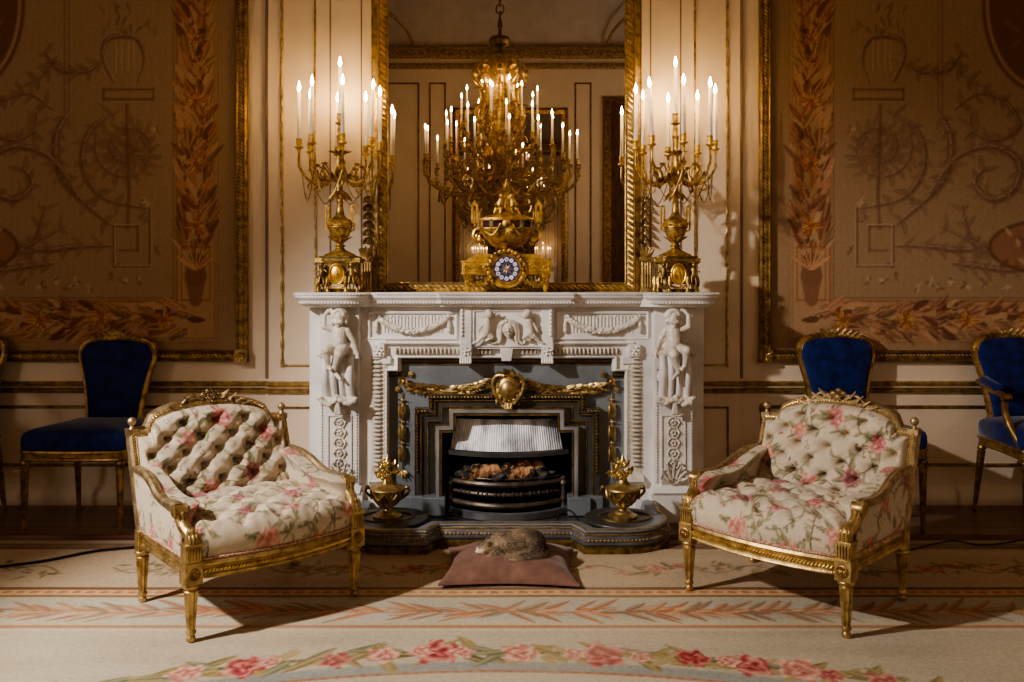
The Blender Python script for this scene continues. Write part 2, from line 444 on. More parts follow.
# carved knob of the bell pull beside the right armchair
m = MB()
kx, kz = at(766, 409, -.03)
m.M = Matrix.Translation((kx, 0, kz)) @ Matrix.Rotation(PI/2, 4, 'X')
m.lathe([(.0, 0), (.034, 0), (.036, .006), (.022, .012), (.024, .03), (.014, .042), (0, .044)], 20)
k = m.build('bell_push', 'gilt_dark'); tag(k, 'small round gilt bell knob on the dado behind the right floral armchair', 'knob')

# ================================================================ TAPESTRIES
def tapestry_canvas():
    # u = pixels in from the frame's outer edge at the chimney side; v = photo row
    W = 564; us = np.arange(8, W - 7, 1.35); vs = np.arange(-330, 352, 1.35)
    cv = Canvas(us, vs, (158, 130, 100))
    U, V = np.meshgrid(us, vs)
    n = np.sin(U * .9) * .02 + np.sin(V * 2.2) * .025
    cv.c *= (1 + n)[..., None]
    r = random.Random(3)
    RUST, DK, LT = (148, 84, 54), (112, 70, 48), (186, 150, 116)
    # plain outer band, then a paler leaf band between rust lines
    for a0, a1 in ((30, 33), (70, 74)):
        cv.band(a0, W - a0, -310 - 0, 343 - (a0 - 30), RUST, 0.0)
    def rect_line(o, w, col, a):
        x0, x1, y0, y1 = o, W - o, -322 + o, 372 - o
        cv.band(x0, x0 + w, y0, y1, col, a); cv.band(x1 - w, x1, y0, y1, col, a)
        cv.band(x0, x1, y1 - w, y1, col, a); cv.band(x0, x1, y0, y0 + w, col, a)
    for o in np.arange(33, 70, 1.0): rect_line(o, 1.0, (184, 146, 108), .5)
    rect_line(29, 1.8, RUST, .4); rect_line(33, 1.3, DK, .3); rect_line(70, 1.6, RUST, .5); rect_line(74, 1.4, DK, .5)
    PALL = [(146, 98, 74), (118, 78, 58), (166, 118, 92), (130, 102, 72), (186, 148, 116), (98, 66, 50)]
    def leafband(p0, p1, length):
        dx, dy = (p1[0] - p0[0]) / length, (p1[1] - p0[1]) / length; nx, ny = -dy, dx
        s = 0
        while s < length:
            cx, cy = p0[0] + dx * s, p0[1] + dy * s
            for k in range(5):
                side = r.uniform(-15, 15); bx, by = cx + nx * side * .4, cy + ny * side * .4
                ang = math.atan2(dy, dx) + (PI if r.random() < .12 else 0) + math.copysign(r.uniform(.1, .75), side)
                pleaf(cv, bx + nx * side * .5, by + ny * side * .5, ang, r.uniform(14, 24), r.uniform(3.6, 6.0), r.choice(PALL), r.choice(((190, 146, 104), DK, (176, 128, 92))), .9, r.uniform(-.5, .5))
            s += 5.5
        s = 24
        while s < length:
            cx, cy = p0[0] + dx * s, p0[1] + dy * s
            for k in range(9):
                pleaf(cv, cx, cy, k * 2 * PI / 9 + r.random() * .4, r.uniform(8, 13), 3.2, r.choice(((206, 156, 96), (168, 108, 56), (190, 132, 84))), DK, .95)
            cv_disc(cx, cy, 3, (140, 90, 40)); s += 62
    def cv_disc(x, y, rad, col, a=.9): stroke(cv, [(x, y), (x + .01, y)], rad, col, a, .7)
    for sgn in (0, 1):
        x = 52 if not sgn else W - 52
        leafband((x, 250), (x, -300), 550)
        # vase at the corner
        stroke(cv, [(x - 14, 247), (x + 14, 247), (x + 14, 300), (x - 14, 300), (x - 14, 247)], 1.2, RUST, .7)
        stroke(cv, [(x, 262), (x, 276), (x, 300)], [10, 12, 7], (130, 92, 68), .9, .8)
        for k in range(-3, 4): pleaf(cv, x, 270, -PI/2 + k * .32, 24, 3, r.choice(PALL), (210, 160, 116), .9)
    leafband((60, 320), (W/2, 320), W/2 - 60); leafband((W - 60, 320), (W/2, 320), W/2 - 60)
    leafband((60, -290), (W/2, -290), W/2 - 60); leafband((W - 60, -290), (W/2, -290), W/2 - 60)
    # medallion and scrolls of the field (mirrored about the middle)
    def both(fn):
        fn(lambda x: x); fn(lambda x: W - x)
    S1, S2 = (118, 88, 68), (188, 160, 132)
    def scroll(M, pts, w, leaves=True, seed=0):
        q = [(M(p.x), p.y) for p in bez([(a, b) for a, b in pts], 10)]
        n = len(q); rr = random.Random(seed)
        stroke(cv, q, [w * 1.25 * (.45 + .55 * math.sin(PI * i / n)) for i in range(n)], S1, .62, .2)
        stroke(cv, [(a - 1.2, b - 1.2) for a, b in q], [w * .3] * n, S2, .35)
        if leaves:
            for i in range(3, n - 2, 5):
                a = math.atan2(q[i+1][1] - q[i][1], q[i+1][0] - q[i][0])
                for sg in (-1, 1): pleaf(cv, q[i][0], q[i][1], a + sg * rr.uniform(.5, 1.1), rr.uniform(9, 18), rr.uniform(3, 5), rr.choice((S1, (134, 100, 78), (126, 94, 72))), (150, 122, 96), .6, sg * .5)
    def spiral(M, cx, cy, R, turns, a0, w, seed=0, dirn=1):
        pts = []
        for i in range(40):
            t = i / 39; a = a0 + dirn * turns * 2 * PI * t; rad = R * (1 - .88 * t)
            pts.append((cx + rad * math.cos(a), cy + rad * math.sin(a)))
        scroll(M, pts[::2], w, True, seed)
    def deco(M):
        X0 = 26                         # u = photo x - 784 + 26
        T = lambda x, y: (x * .4396 + X0, y * .4396)
        P = lambda L: [T(*p) for p in L]
        spiral(M, *T(215, 340), 34, 2.0, -1.0, 2.6, 1)
        scroll(M, P([(230, 250), (300, 300), (315, 380), (270, 450), (170, 475)]), 4, True, 2)
        scroll(M, P([(345, 255), (375, 310), (372, 380), (335, 440), (255, 510)]), 5.5, True, 3)
        scroll(M, P([(330, 440), (390, 360), (470, 335), (530, 370), (520, 430), (470, 455), (430, 420), (450, 385)]), 5, True, 4)
        scroll(M, P([(385, 250), (440, 215), (500, 235), (530, 290), (480, 320), (425, 300), (420, 260)]), 3.4, True, 5)
        scroll(M, P([(270, 140), (310, 165), (370, 160), (400, 120)]), 3.6, True, 6)
        scroll(M, P([(370, 130), (400, 170), (460, 205)]), 2, True, 7)
        scroll(M, P([(250, 560), (330, 562), (400, 570), (470, 560)]), 4, True, 8)
        scroll(M, P([(380, 600), (430, 605), (500, 615), (560, 612)]), 4, True, 9)
        scroll(M, P([(460, 590), (420, 540), (400, 470)]), 3, True, 10)
        scroll(M, P([(480, 590), (440, 560), (355, 515)]), 3, True, 11)
        for (x, y) in ((300, 655), (330, 640), (350, 655), (190, 640), (225, 640), (250, 630), (170, 460), (180, 500), (150, 570), (240, 600), (150, 300), (380, 640), (410, 650), (450, 640), (500, 650)):
            xx, yy = T(x, y)
            for k in range(5): pleaf(cv, M(xx), yy, r.random() * 6, 6, 2.2, r.choice((S1, (140, 100, 72), S2)), None, .7)
        # lyre, plaque, staff, key corner
        for y in (205, 228): stroke(cv, [(M(a), b) for a, b in P([(155, y), (268, y)])], 1.6, S1, .8)
        stroke(cv, [(M(a), b) for a, b in P([(155, 203), (155, 230)])], 1.5, S1, .8); stroke(cv, [(M(a), b) for a, b in P([(268, 203), (268, 230)])], 1.5, S1, .8)
        scroll(M, P([(190, 190), (175, 140), (190, 95), (225, 85), (262, 95), (270, 135), (245, 190)]), 3, False)
        for xx in (198, 212, 226, 238): stroke(cv, [(M(a), b) for a, b in P([(xx, 95), (xx, 160)])], 1.0, S2, .5)
        for k in range(16):
            xx, yy = T(r.uniform(150, 300), r.uniform(5, 70)); pleaf(cv, M(xx), yy, PI/2 + r.uniform(-1, 1), 12, 2.4, r.choice((S1, (132, 104, 76))), None, .6)
        stroke(cv, [(M(a), b) for a, b in P([(215, 240), (215, 330), (210, 430), (214, 520)])], 2.4, S1, .75)
        for xx in (346, 356): stroke(cv, [(M(a), b) for a, b in P([(xx, 0), (xx, 255)])], 1.3, S1, .65)
        stroke(cv, [(M(a), b) for a, b in P([(163, 475), (163, 606), (245, 606), (245, 515), (190, 515), (190, 570), (232, 570)])], 1.7, S1, .75)
        stroke(cv, [(M(a - 1.4), b - 1.4) for a, b in P([(163, 475), (163, 606), (245, 606), (245, 515), (190, 515)])], .8, S2, .6)
        for k in range(60):          # upper field above the frame of the picture
            pass
        spiral(M, 150, -120, 46, 1.8, .5, 3.4, 21); spiral(M, 215, -200, 40, 1.8, 2.5, 3.4, 22, -1)
    both(deco)
    def ov(cx, cy, rx, ry, col, a):
        rr_ = cv.sub(cx - rx, cx + rx, cy - ry, cy + ry)
        if rr_: cv.mix(rr_[2], lin(col), a * (1 - ss(.94, 1, np.hypot((rr_[0] - cx) / rx, (rr_[1] - cy) / ry))))
    ov(W/2, 5, 62, 92, (104, 70, 48), .9); ov(W/2, 5, 58, 88, (186, 150, 116), .8); ov(W/2, 5, 55, 84, (112, 76, 54), .95)
    for k in range(60): pleaf(cv, W/2 + r.uniform(-40, 40), 5 + r.uniform(-60, 60), r.random() * 6, 12, 3, r.choice(((90, 64, 44), (140, 104, 74), (96, 84, 56))), None, .6)
    ov(W/2, 247, 56, 28, (104, 70, 48), .8); ov(W/2, 247, 52, 24, (150, 108, 82), .9)
    for k in range(30): pleaf(cv, W/2 + r.uniform(-40, 40), 247 + r.uniform(-14, 14), r.random() * 6, 12, 3, r.choice(((196, 160, 130), (120, 80, 60))), None, .6)
    return cv
TC = tapestry_canvas()
def tapestry(side):
    s = 1 if side > 0 else -1
    x_in = X(758) if s > 0 else X(249)
    t = empty('framed_tapestry', (x_in + s * 1.65, -.01, 2.3))
    U, V = np.meshgrid(TC.xs, TC.ys)
    P = np.stack([s * (U / 170 - 1.65), np.full(U.shape, -.012), (EYE - (V - HOR) / 170) - 2.3], -1)
    C = TC.c
    if s < 0: P = P[:, ::-1]; C = C[:, ::-1]
    g = grid_mesh('woven_panel', P[::-1].copy(), C[::-1].copy(), 'tapestry_weave', t)
    x0, x1, z0, z1 = -1.65, 1.65, Z(361) - 2.3, Z(-345) - 2.3
    w = .066
    m = MB()
    m.sweep([(x0, z0), (x1, z0), (x1, z1), (x0, z1)], [(0, 0), (0, .03), (.010, .045), (.020, .035), (.045, .035), (.055, .05), (w, .03), (w, 0)], XZ(0), closed=True)
    m.build('frame', 'gilt_dark', t, auto=30)
    m = MB()      # twisted rope and bead line
    for (a, b) in (((x0, z0 + .033), (x1, z0 + .033)), ((x0 + .033, z0), (x0 + .033, z1)), ((x1 - .033, z0), (x1 - .033, z1))):
        for p, tt in along([a, b], .022):
            m.ell((p.x, -.036, p.y), (.017, .010, .0065), 6, 4, Matrix.Rotation(.8, 3, 'Y') if tt.y < .5 else Matrix.Rotation(.8, 3, 'Y'))
    m.build('rope_moulding', 'gilt', t)
    for cx in (x0 + .033, x1 - .033):
        m = MB(); m.box(cx - .038, cx + .038, -.052, 0, z0 - .005, z0 + .071)
        for k in range(8):
            a = k * PI / 4; m.leaf((cx, -.055, z0 + .033), (math.cos(a), 0, math.sin(a)), (0, -1, 0), .028, .010, .3, 4)
        m.ell((cx, -.055, z0 + .033), (.009, .009, .009), 8, 5)
        m.build('corner_rosette', 'gilt_dark', t, bevel=.003)
    return t
tag(tapestry(-1), 'large dim tapestry in a gilt frame on the wall left of the fireplace', 'tapestry')
tag(tapestry(1), 'large dim tapestry in a gilt frame on the wall right of the fireplace', 'tapestry')

# ================================================================ OVERMANTEL MIRROR
mx0, _ = at(388, 0, -.06); mx1, _ = at(625, 0, -.06)
mz0 = 1.305; mz1 = 3.55
mir = empty('overmantel_mirror', (0, -.02, 1.25))
tag(mir, 'tall mirror in a carved gilt frame standing on the white mantelpiece', 'mirror')
o = MB().box(mx0 - .01, mx1 + .01, -.028, -.022, mz0 - 1.25 - .01, mz1 - 1.25 + .01).build('glass', 'mirror_glass', mir, smooth=False)
hw = (mx1 - mx0) / 2; mc = (mx0 + mx1) / 2
m = MB()
m.sweep([(mx0, mz0 - 1.25), (mx1, mz0 - 1.25), (mx1, mz1 - 1.25), (mx0, mz1 - 1.25)],
        [(0, -.02), (0, .035), (-.006, .04), (-.012, .03), (-.045, .045), (-.053, .06), (-.060, .05), (-.064, .03), (-.09, .022), (-.098, .03), (-.104, -.0)], XZ(0), closed=True)
m.build('frame', 'gilt', mir, auto=30)
m = MB()
for (a, b, vert) in (((mx0 - .028, mz0 - 1.28), (mx0 - .028, mz1 - 1.25), 1), ((mx1 + .028, mz0 - 1.28), (mx1 + .028, mz1 - 1.25), 1), ((mx0 - .03, mz0 - 1.25 - .028), (mx1 + .03, mz0 - 1.25 - .028), 0)):
    for i, (p, tt) in enumerate(along([a, b], .034)):
        rot = Matrix.Rotation(.75, 3, 'Y') if vert else Matrix.Rotation(.55, 3, 'Y')
        m.ell((p.x, -.045, p.y), (.028, .014, .0085), 8, 5, rot)
m.build('rope_moulding', 'gilt_bright', mir)
for s in (-1, 1):
    fx = (mx0 - .118) if s < 0 else (mx1 + .118)
    m = MB()
    m.box(fx - .035, fx + .035, -.10, .0, 0, .015); m.box(fx - .03, fx + .03, -.085, .0, .015, .18)
    for k in range(4): m.cap((fx - .022 + .0147 * k, -.088, .03), (fx - .022 + .0147 * k, -.088, .165), .006, .006, 8)
    m.box(fx - .04, fx + .04, -.10, .0, .18, .20)
    for k in range(5): m.leaf((fx, -.08, .20), (math.sin(.5 * (k - 2)), -.2, 1), (0, -1, 0), .07, .018, .3)
    m.build('fluted_foot', 'gilt', mir, bevel=.003)
    m = MB()
    for k in range(6):
        z = .27 + k * .048
        for sg in (-1, 1): m.leaf((fx, -.02, z + .05), (sg * .5, -.35, -1), (0, -1, 0), .06, .018, .4)
        m.ell((fx, -.03, z + .02), (.010, .012, .016), 8, 5)
    m.build('leaf_drop', 'bronze', mir)

# ================================================================ RUG
def make_rug():
    d2y = lambda d: d + CAMY
    ynear = np.concatenate([np.arange(-9.4, -3.0, .06), np.arange(-3.0, -2.35, .02), np.arange(-2.35, -.645, .0065)])
    xs = np.arange(-3.7, 3.701, .0075)
    cv = Canvas(xs, ynear, (190, 178, 156))
    U, V = np.meshgrid(cv.xs, cv.ys)
    def row(p0, p1, col, a=1.0):          # rows given as photo lines on the floor
        d0, d1 = 1096.5 / (p0 - HOR), 1096.5 / (p1 - HOR)
        cv.band(-9, 9, d2y(d1), d2y(d0), col, a)
    py = lambda p: d2y(1096.5 / (p - HOR))
    row(526, 534.5, (78, 58, 48)); row(534.5, 540, (126, 74, 64)); row(540, 543, (88, 66, 54)); row(543, 546, (170, 152, 126)); row(546, 552, (128, 102, 80))
    row(552, 590, (188, 168, 142)); row(590, 592.5, (128, 96, 70)); row(592.5, 598, (206, 176, 136)); row(598, 600, (150, 116, 84))
    row(600, 606, (190, 182, 160)); row(606, 622, (184, 180, 164)); row(622, 628, (196, 186, 162)); row(628.5, 631, (184, 136, 104)); row(632, 634, (204, 192, 164))
    r = random.Random(11)
    # woven scallops in the dark outer stripe
    x = -3.6
    while x < 3.6:
        pleaf(cv, x, py(537), 1.0, .12, .03, (166, 92, 80), (70, 34, 30), .9); pleaf(cv, x + .06, py(535), 2.2, .10, .028, (104, 52, 44), None, .8)
        pleaf(cv, x + .03, py(549), .2, .10, .02, (160, 130, 100), None, .7); x += .12
    # dotted orange border
    x = -3.6
    while x < 3.6:
        pleaf(cv, x, py(595), .0, .045, .020, (186, 112, 74), None, .9); x += .058
    # laurel leaves, running outwards from the middle
    x = 0.0
    while x < 3.4:
        for s in (-1, 1):
            for k in range(5):
                sp = (k - 2) * .75 + r.uniform(-.2, .2)
                c = r.choice(((198, 140, 102), (184, 124, 90), (206, 160, 124), (172, 132, 102), (150, 128, 104)))
                pleaf(cv, s * x + r.uniform(-.03, .03), py(614) + r.uniform(-.02, .02), (0 if s > 0 else PI) + s * sp * .45, r.uniform(.11, .19), r.uniform(.018, .03), c, (214, 184, 150) if k % 2 else (140, 96, 70), .72, sp * .4)
        x += .07 if r.random() < .8 else .13
    # rose sprigs in the band before the fender
    def leafy(cx, cy, n, R, sy=1):
        for k in range(n):
            a = r.random() * 6.28; pleaf(cv, cx + r.uniform(-R, R), cy + r.uniform(-R, R) * .6, a, r.uniform(.05, .09), r.uniform(.012, .022), r.choice(((112, 100, 66), (136, 118, 78), (92, 84, 60), (150, 128, 92))), (170, 150, 110), .85)
    PK = [((118, 40, 46), (180, 92, 90), (218, 164, 148)), ((150, 78, 74), (204, 142, 126), (226, 192, 170)), ((106, 28, 38), (164, 66, 70), (206, 136, 124))]
    for cx in (-2.55, -1.22, -.42, .68, 1.9, 2.9):
        cy = py(572)
        for k in range(14): 
            t = r.uniform(-.55, .55); leafy(cx + t, cy + .05 * math.sin(t * 9), 4, .07)
        stroke(cv, [(cx + .05 * k, cy + .05 * math.sin(k * .9)) for k in range(-11, 12)], .009, (120, 104, 72), .7)
        for (dx, dy, R) in ((0, 0, .09), (.12, .05, .06), (-.15, -.04, .06), (-.3, .03, .04), (.3, -.02, .045)):
            rose(cv, cx + dx, cy + dy, R * .8, PK[r.randrange(3)], r.random() * 6, a=.6)
    # oval garland of the centre field
    E = lambda a, k=1.0: (2.93 * k * math.sin(a), -4.5 + 2.46 * k * math.cos(a))
    cv_in = [E(a, .955) for a in np.linspace(-PI, PI, 400)]
    stroke(cv, cv_in, .045, (150, 152, 146), .75); stroke(cv, [E(a, .94) for a in np.linspace(-PI, PI, 400)], .012, (170, 112, 82), .7)
    stroke(cv, [E(a) for a in np.linspace(-.8, .8, 160)], .016, (116, 104, 70), .8)
    for a in np.linspace(-.9, .9, 230):
        x, y = E(a + r.uniform(-.004, .004)); y += r.uniform(-.03, .03)
        pleaf(cv, x, y, r.choice((0, PI)) + r.uniform(-1.1, 1.1), r.uniform(.09, .16), r.uniform(.022, .036), r.choice(((122, 108, 62), (98, 90, 56), (150, 130, 84), (108, 118, 104), (170, 148, 110))), (176, 160, 112), .9, r.uniform(-.4, .4))
    for (px, R, k) in ((252, .085, 0), (272, .05, 1), (338, .065, 2), (385, .05, 1), (382, .07, 1), (436, .10, 0), (420, .05, 1), (462, .05, 1), (520, .075, 1), (602, .10, 0), (575, .05, 1), (640, .045, 1), (692, .07, 2), (745, .085, 0), (725, .05, 1), (790, .09, 1), (815, .05, 0), (200, .07, 1), (860, .07, 0)):
        xx = (px - 512) * 2.93 / F + CAMX; a = math.asin(max(-1, min(1, xx / 2.93))); x, y = E(a)
        rose(cv, x, y + r.uniform(-.015, .015), R, PK[k], r.random() * 6, sy=1.15)
    for a in np.linspace(.9, 2 * PI - .9, 40): rose(cv, *E(a), .09, PK[r.randrange(3)], r.random() * 6)
    # worn, faded wool
    w = 1 + .05 * np.sin(U * 3.1 + 1.2 * np.sin(V * 2.3)) + .04 * np.sin(V * 41) * np.sin(U * 1.7) + np.random.RandomState(4).normal(0, .05, U.shape)
    cv.c *= w[..., None]
    for k in range(260):
        x, y = r.uniform(-3.6, 3.6), r.uniform(-2.6, -.5)
        q = cv.sub(x - .3, x + .3, y - .12, y + .12)
        if q: cv.mix(q[2], lin((206, 190, 160) if k % 2 else (150, 134, 112)), .13 * (1 - ss(0, 1, np.hypot((q[0] - x) / .3, (q[1] - y) / .12))))
    P = np.stack([U, V, .012 + .0008 * np.sin(U * 9) * np.sin(V * 7)], -1)
    P[-1, :, 2] = .0008; P[0, :, 2] = .0008; P[:, 0, 2] = .0008; P[:, -1, 2] = .0008
    g = grid_mesh('rug', P, np.clip(cv.c, 0, 1), 'rug_wool')
    tag(g, 'large cream floral rug with rose garland and striped borders on the floor', 'rug')
make_rug()
# dark flexes on the floor
def cable(pts, label, r_=.006):
    m = MB(); m.tube(bez(pts, 10), r_, 6); o = m.build('cable', 'cable_rubber'); tag(o, label, 'cable')
def fl(px, py, z=.02):
    d = 1096.5 / (py - HOR); return ((px - 512) * d / F + CAMX, d + CAMY, z)
cable([fl(-60, 580), fl(0, 571), fl(45, 565), fl(90, 556), fl(125, 552), fl(200, 545), fl(300, 535)], 'black cable trailing across the rug at left behind the left floral armchair')
cable([fl(905, 556), fl(950, 545), fl(985, 549), fl(1040, 542), fl(1100, 540)], 'thin black cable on the rug at right beyond the right floral armchair', .0035)
# ================================================================ MARBLE MANTELPIECE
ST = 1.25                                   # shelf top
man = empty('mantelpiece', (0, -.25, 0)); man.location = (0, 0, 0)
tag(man, 'white carved marble mantelpiece with seated cherubs around the fireplace', 'fireplace')
def zf(py, Y): return at(0, py, Y)[1]
def xf(px, Y): return at(px, 0, Y)[0]
def arc(cx, cy, r, a0, a1, n=8): return [(cx + r * math.cos(a0 + (a1 - a0) * i / n), cy + r * math.sin(a0 + (a1 - a0) * i / n)) for i in range(n + 1)]
# shelf: plan outline from left wall round to right wall (room side on the left hand of the path)
hl = [(-1.150, -.002)] + arc(-1.03, -.36, .12, PI, PI * 1.5, 6) + arc(-.86, -.36, .12, PI * 1.5, PI * 1.93, 5) + [(-.70, -.40), (-.375, -.40), (-.36, -.435)]
plan = hl + [(-x, y) for x, y in reversed(hl)]
planR = list(reversed(plan))                # walk right to left so that +n points out of the shelf
prof = [(0, 1.25), (.006, 1.247), (.006, 1.236), (0, 1.234), (.004, 1.230), (.002, 1.222), (-.008, 1.212), (-.016, 1.206), (-.018, 1.199), (-.024, 1.199), (-.024, 1.192), (-.034, 1.185), (-.042, 1.178), (-.05, 1.17), (-.30, 1.17), (-.30, 1.25)]
pathA = [(x, y) for x, y in planR]
m = MB()
m.sweep(pathA, [(n, z) for n, z in prof if n > -.2] + [(-.06, 1.17), (-.06, 1.25)], lambda a, b, h: (a, b, h))
inner = [(x * .97, min(y + .05, -.003)) for x, y in plan]
m.prism(inner, lambda a, b, h: (a, b, h), 1.172, 1.2495)
# orientation check of the outward normal happens by eye: n>0 must enlarge the shelf
m.build('shelf', 'marble', man, auto=30)
def offset_path(p, o):
    r = []
    for i, q in enumerate(p):
        a = Vector(p[max(i-1, 0)]); b_ = Vector(p[min(i+1, len(p)-1)]); t = (b_ - a).normalized(); r.append((q[0] - t.y * o, q[1] + t.x * o))
    return r
m = MB()
for p, t in along(offset_path(pathA, .006), .0165): m.box(p.x - .0045, p.x + .0045, p.y - .004, p.y + .004, 1.2375, 1.2465)
for p, t in along(offset_path(pathA, -.024), .0175): m.ell((p.x, p.y, 1.1935), (.009, .009, .007), 6, 4)
m.build('bead_moulding', 'marble', man)

YF = -.30                                   # frieze plane
B = MB()
# main carcass behind everything
B.box(-1.09, -.655, -.30, -.002, 0, 1.175); B.box(.655, 1.09, -.30, -.002, 0, 1.175)
B.box(-.66, .66, YF, -.002, zf(343, YF), 1.175)
B.box(-1.06, -.70, -.36, -.002, 0, .17); B.box(.70, 1.06, -.36, -.002, 0, .17)
# stepped lower corner blocks of the lintel
for s in (-1, 1):
    xa = xf(395.6, YF) if s < 0 else xf(395.6, YF) * -1
    xo = -.72 * -s
    B.box(min(s * .72, s * .585), max(s * .72, s * .585), YF - .002, -.002, zf(371.5, YF), zf(340, YF))
    B.box(min(s * .86, s * .66), max(s * .86, s * .66), -.31, -.002, .12, 1.0)
B.box(-.60, .60, YF + .002, -.002, zf(358.6, YF), zf(343, YF))
B.build('surround', 'marble', man, smooth=False, bevel=.004)
# lintel mouldings under the frieze
m = MB()
m.sweep([(-.70, zf(343, YF)), (.70, zf(343, YF))], [(-.008, 0), (-.008, .02), (0, .03), (.008, .02), (.008, 0)], XZ(YF))
lp = [(-.655, .30), (-.655, zf(371, YF)), (-.595, zf(371, YF)), (-.595, zf(358, YF)), (.595, zf(358, YF)), (.595, zf(371, YF)), (.655, zf(371, YF)), (.655, .30)]
m.sweep(lp, [(0, 0), (0, .012), (.006, .02), (.012, .018), (.014, 0)], XZ(YF), capends=True)
m.build('lintel_moulding', 'marble', man, auto=30)
zz = zf(351, YF)      # egg and dart, one run at a time
for lo, hi in ((-27, -11), (-7, -4), (4, 7), (11, 27)):
    m = MB()
    for i in range(lo, hi + 1):
        x = i * .0225
        m.ell((x, YF - .010, zz), (.008, .016, .020), 8, 6); m.ell((x + .01125, YF - .004, zz - .004), (.0025, .010, .018), 6, 4)
    m.box(lo * .0225 - .01, hi * .0225 + .01, YF - .004, YF, zz - .02, zz + .02)
    m.build('egg_moulding', 'marble_warm', man)
for s in (-1, 1):
    m = MB()
    for k in range(26):
        z = .30 + k * .0235; x = s * .70
        if z > .90: break
        m.ell((x + s * .012, -.320, z), (.027, .015, .009), 8, 5); m.ell((x + s * .012, -.314, z + .0118), (.024, .009, .0025), 6, 4)
        m.ell((s * .675, -.312, z), (.006, .006, .008), 6, 4)
    m.box(s * .706 - .038, s * .706 + .038, -.313, -.309, .24, .91); m.sweep([(s * .708 - .045, .215), (s * .708 + .045, .215)], [(-.03, 0), (-.025, .03), (.0, .05), (.02, .03), (.03, 0)], XZ(-.309))
    m.build('egg_moulding', 'marble_warm', man)
# square rosettes on the lintel corners
for s in (-1, 1):
    m = MB(); cx, cz = s * .702, zf(350, YF)
    m.box(cx - .032, cx + .032, YF - .04, YF, cz - .034, cz + .034)
    for k in range(6):
        a = k * PI / 3; m.leaf((cx, YF - .045, cz), (math.cos(a), 0, math.sin(a)), (0, -1, 0), .028, .011, .3, 5)
    m.ell((cx, YF - .05, cz), .008, 8, 5)
    m.box(cx - .034 + s * -.03, cx + .034 + s * -.03, YF - .022, YF, cz - .075, cz - .034)
    m.build('corner_rosette', 'marble', man, bevel=.003)

# ---- frieze panels with swags
def swag_panel(px0, px1, name='frieze_panel'):
    x0, x1 = xf(px0, YF), xf(px1, YF); z0, z1 = zf(338, YF), zf(313, YF); cx = (x0 + x1) / 2
    m = MB()
    m.sweep([(x0, z0), (x1, z0), (x1, z1), (x0, z1)], [(0, 0), (.004, .012), (-.004, .016), (-.010, .010), (-.012, 0)], XZ(YF), closed=True)
    n = 9
    for i in range(n):       # arched flutes
        x = cx + (i - (n - 1) / 2) * (x1 - x0) * .078
        m.sweep([(x - .009, z0 + .03), (x - .009, z1 - .022)] + [(x + .009 * math.cos(a), z1 - .022 + .009 * math.sin(a)) for a in (PI*.75, PI/2, PI*.25)] + [(x + .009, z1 - .022), (x + .009, z0 + .03)],
                [(-.002, 0), (-.002, .006), (.002, .006), (.002, 0)], XZ(YF))
    ob = m.build(name, 'marble', man, auto=30)
    m = MB(); r = random.Random(int(px0))
    W = (x1 - x0) * .40; N = 26
    for i in range(N + 1):
        t = -1 + 2 * i / N; x = cx + W * t; z = z1 - .020 - .078 * (1 - t * t) ** .8
        rr = .011 + .009 * (1 - abs(t)) ** .6
        m.cap((x - .008, YF - .012, z), (x + .008, YF - .016, z), rr, rr, 8)
        if abs(t) < .45:
            for k in range(3): m.ell((x + r.uniform(-.014, .014), YF - .022 - r.random() * .012, z + r.uniform(-.014, .014)), (.009, .008, .009), 8, 5)
        elif i % 2: m.leaf((x, YF - .02, z), (-math.copysign(1, t), -.6, -.4 + .8 * r.random()), (0, -1, 0), .03, .009, .3)
    for s in (-1, 1):        # bows and tassels
        x = cx + s * W * 1.02
        for k in range(5):
            a = PI / 2 + s * (k - 1.5) * .7; m.leaf((x, YF - .016, z1 - .018), (math.cos(a), -.3, math.sin(a)), (0, -1, 0), .030, .009, .5)
        m.cap((x + s * .004, YF - .010, z1 - .03), (x + s * .006, YF - .014, z1 - .075), .006, .013, 8)
        m.ell((x + s * .006, YF - .014, z1 - .095), (.013, .013, .017), 8, 6)
    m.build('garland', 'marble_warm', man, remesh=.0032)
swag_panel(370, 456); swag_panel(558, 647)
# ---- projecting centre block
YC = -.345
m = MB()
cx0, cx1 = xf(462, YC), xf(554, YC)
zt, zb = 1.175, zf(349, YC)
m.box(cx0, cx1, YC, YF + .01, zb, zt)
m.sweep([(xf(474, YC), zf(346, YC)), (xf(543, YC), zf(346, YC)), (xf(543, YC), zf(311, YC)), (xf(474, YC), zf(311, YC))], [(0, 0), (.003, .010), (-.005, .010), (-.006, 0)], XZ(YC), closed=True)
m.build('centre_block', 'marble', man, bevel=.003)
for s in (-1, 1):            # brackets
    m = MB(); bx = s * .2225; 
    m.box(bx - .032, bx + .032, YC - .03, YF, zf(363, YC), zf(343, YC))
    m.box(bx - .03, bx + .03, YC - .012, YF, zf(343, YC), 1.17)
    for k in range(5): m.cap((bx - .026 + k * .013, YC - .035, zf(362, YC)), (bx - .026 + k * .013, YC - .03, zf(358, YC)), .008, .006, 8)
    for k in range(7): m.ell((bx + s * .02, YC - .016, 1.15 - k * .022), (.009, .008, .011), 8, 5)
    for k in range(6):
        a = k * PI / 3 + .3; m.leaf((bx, YC - .034, zf(351, YC)), (math.cos(a), 0, math.sin(a)), (0, -1, 0), .027, .011, .3, 5)
    m.ell((bx, YC - .04, zf(351, YC)), .008, 8, 5)
    m.build('bracket', 'marble', man, bevel=.003)
m = MB()
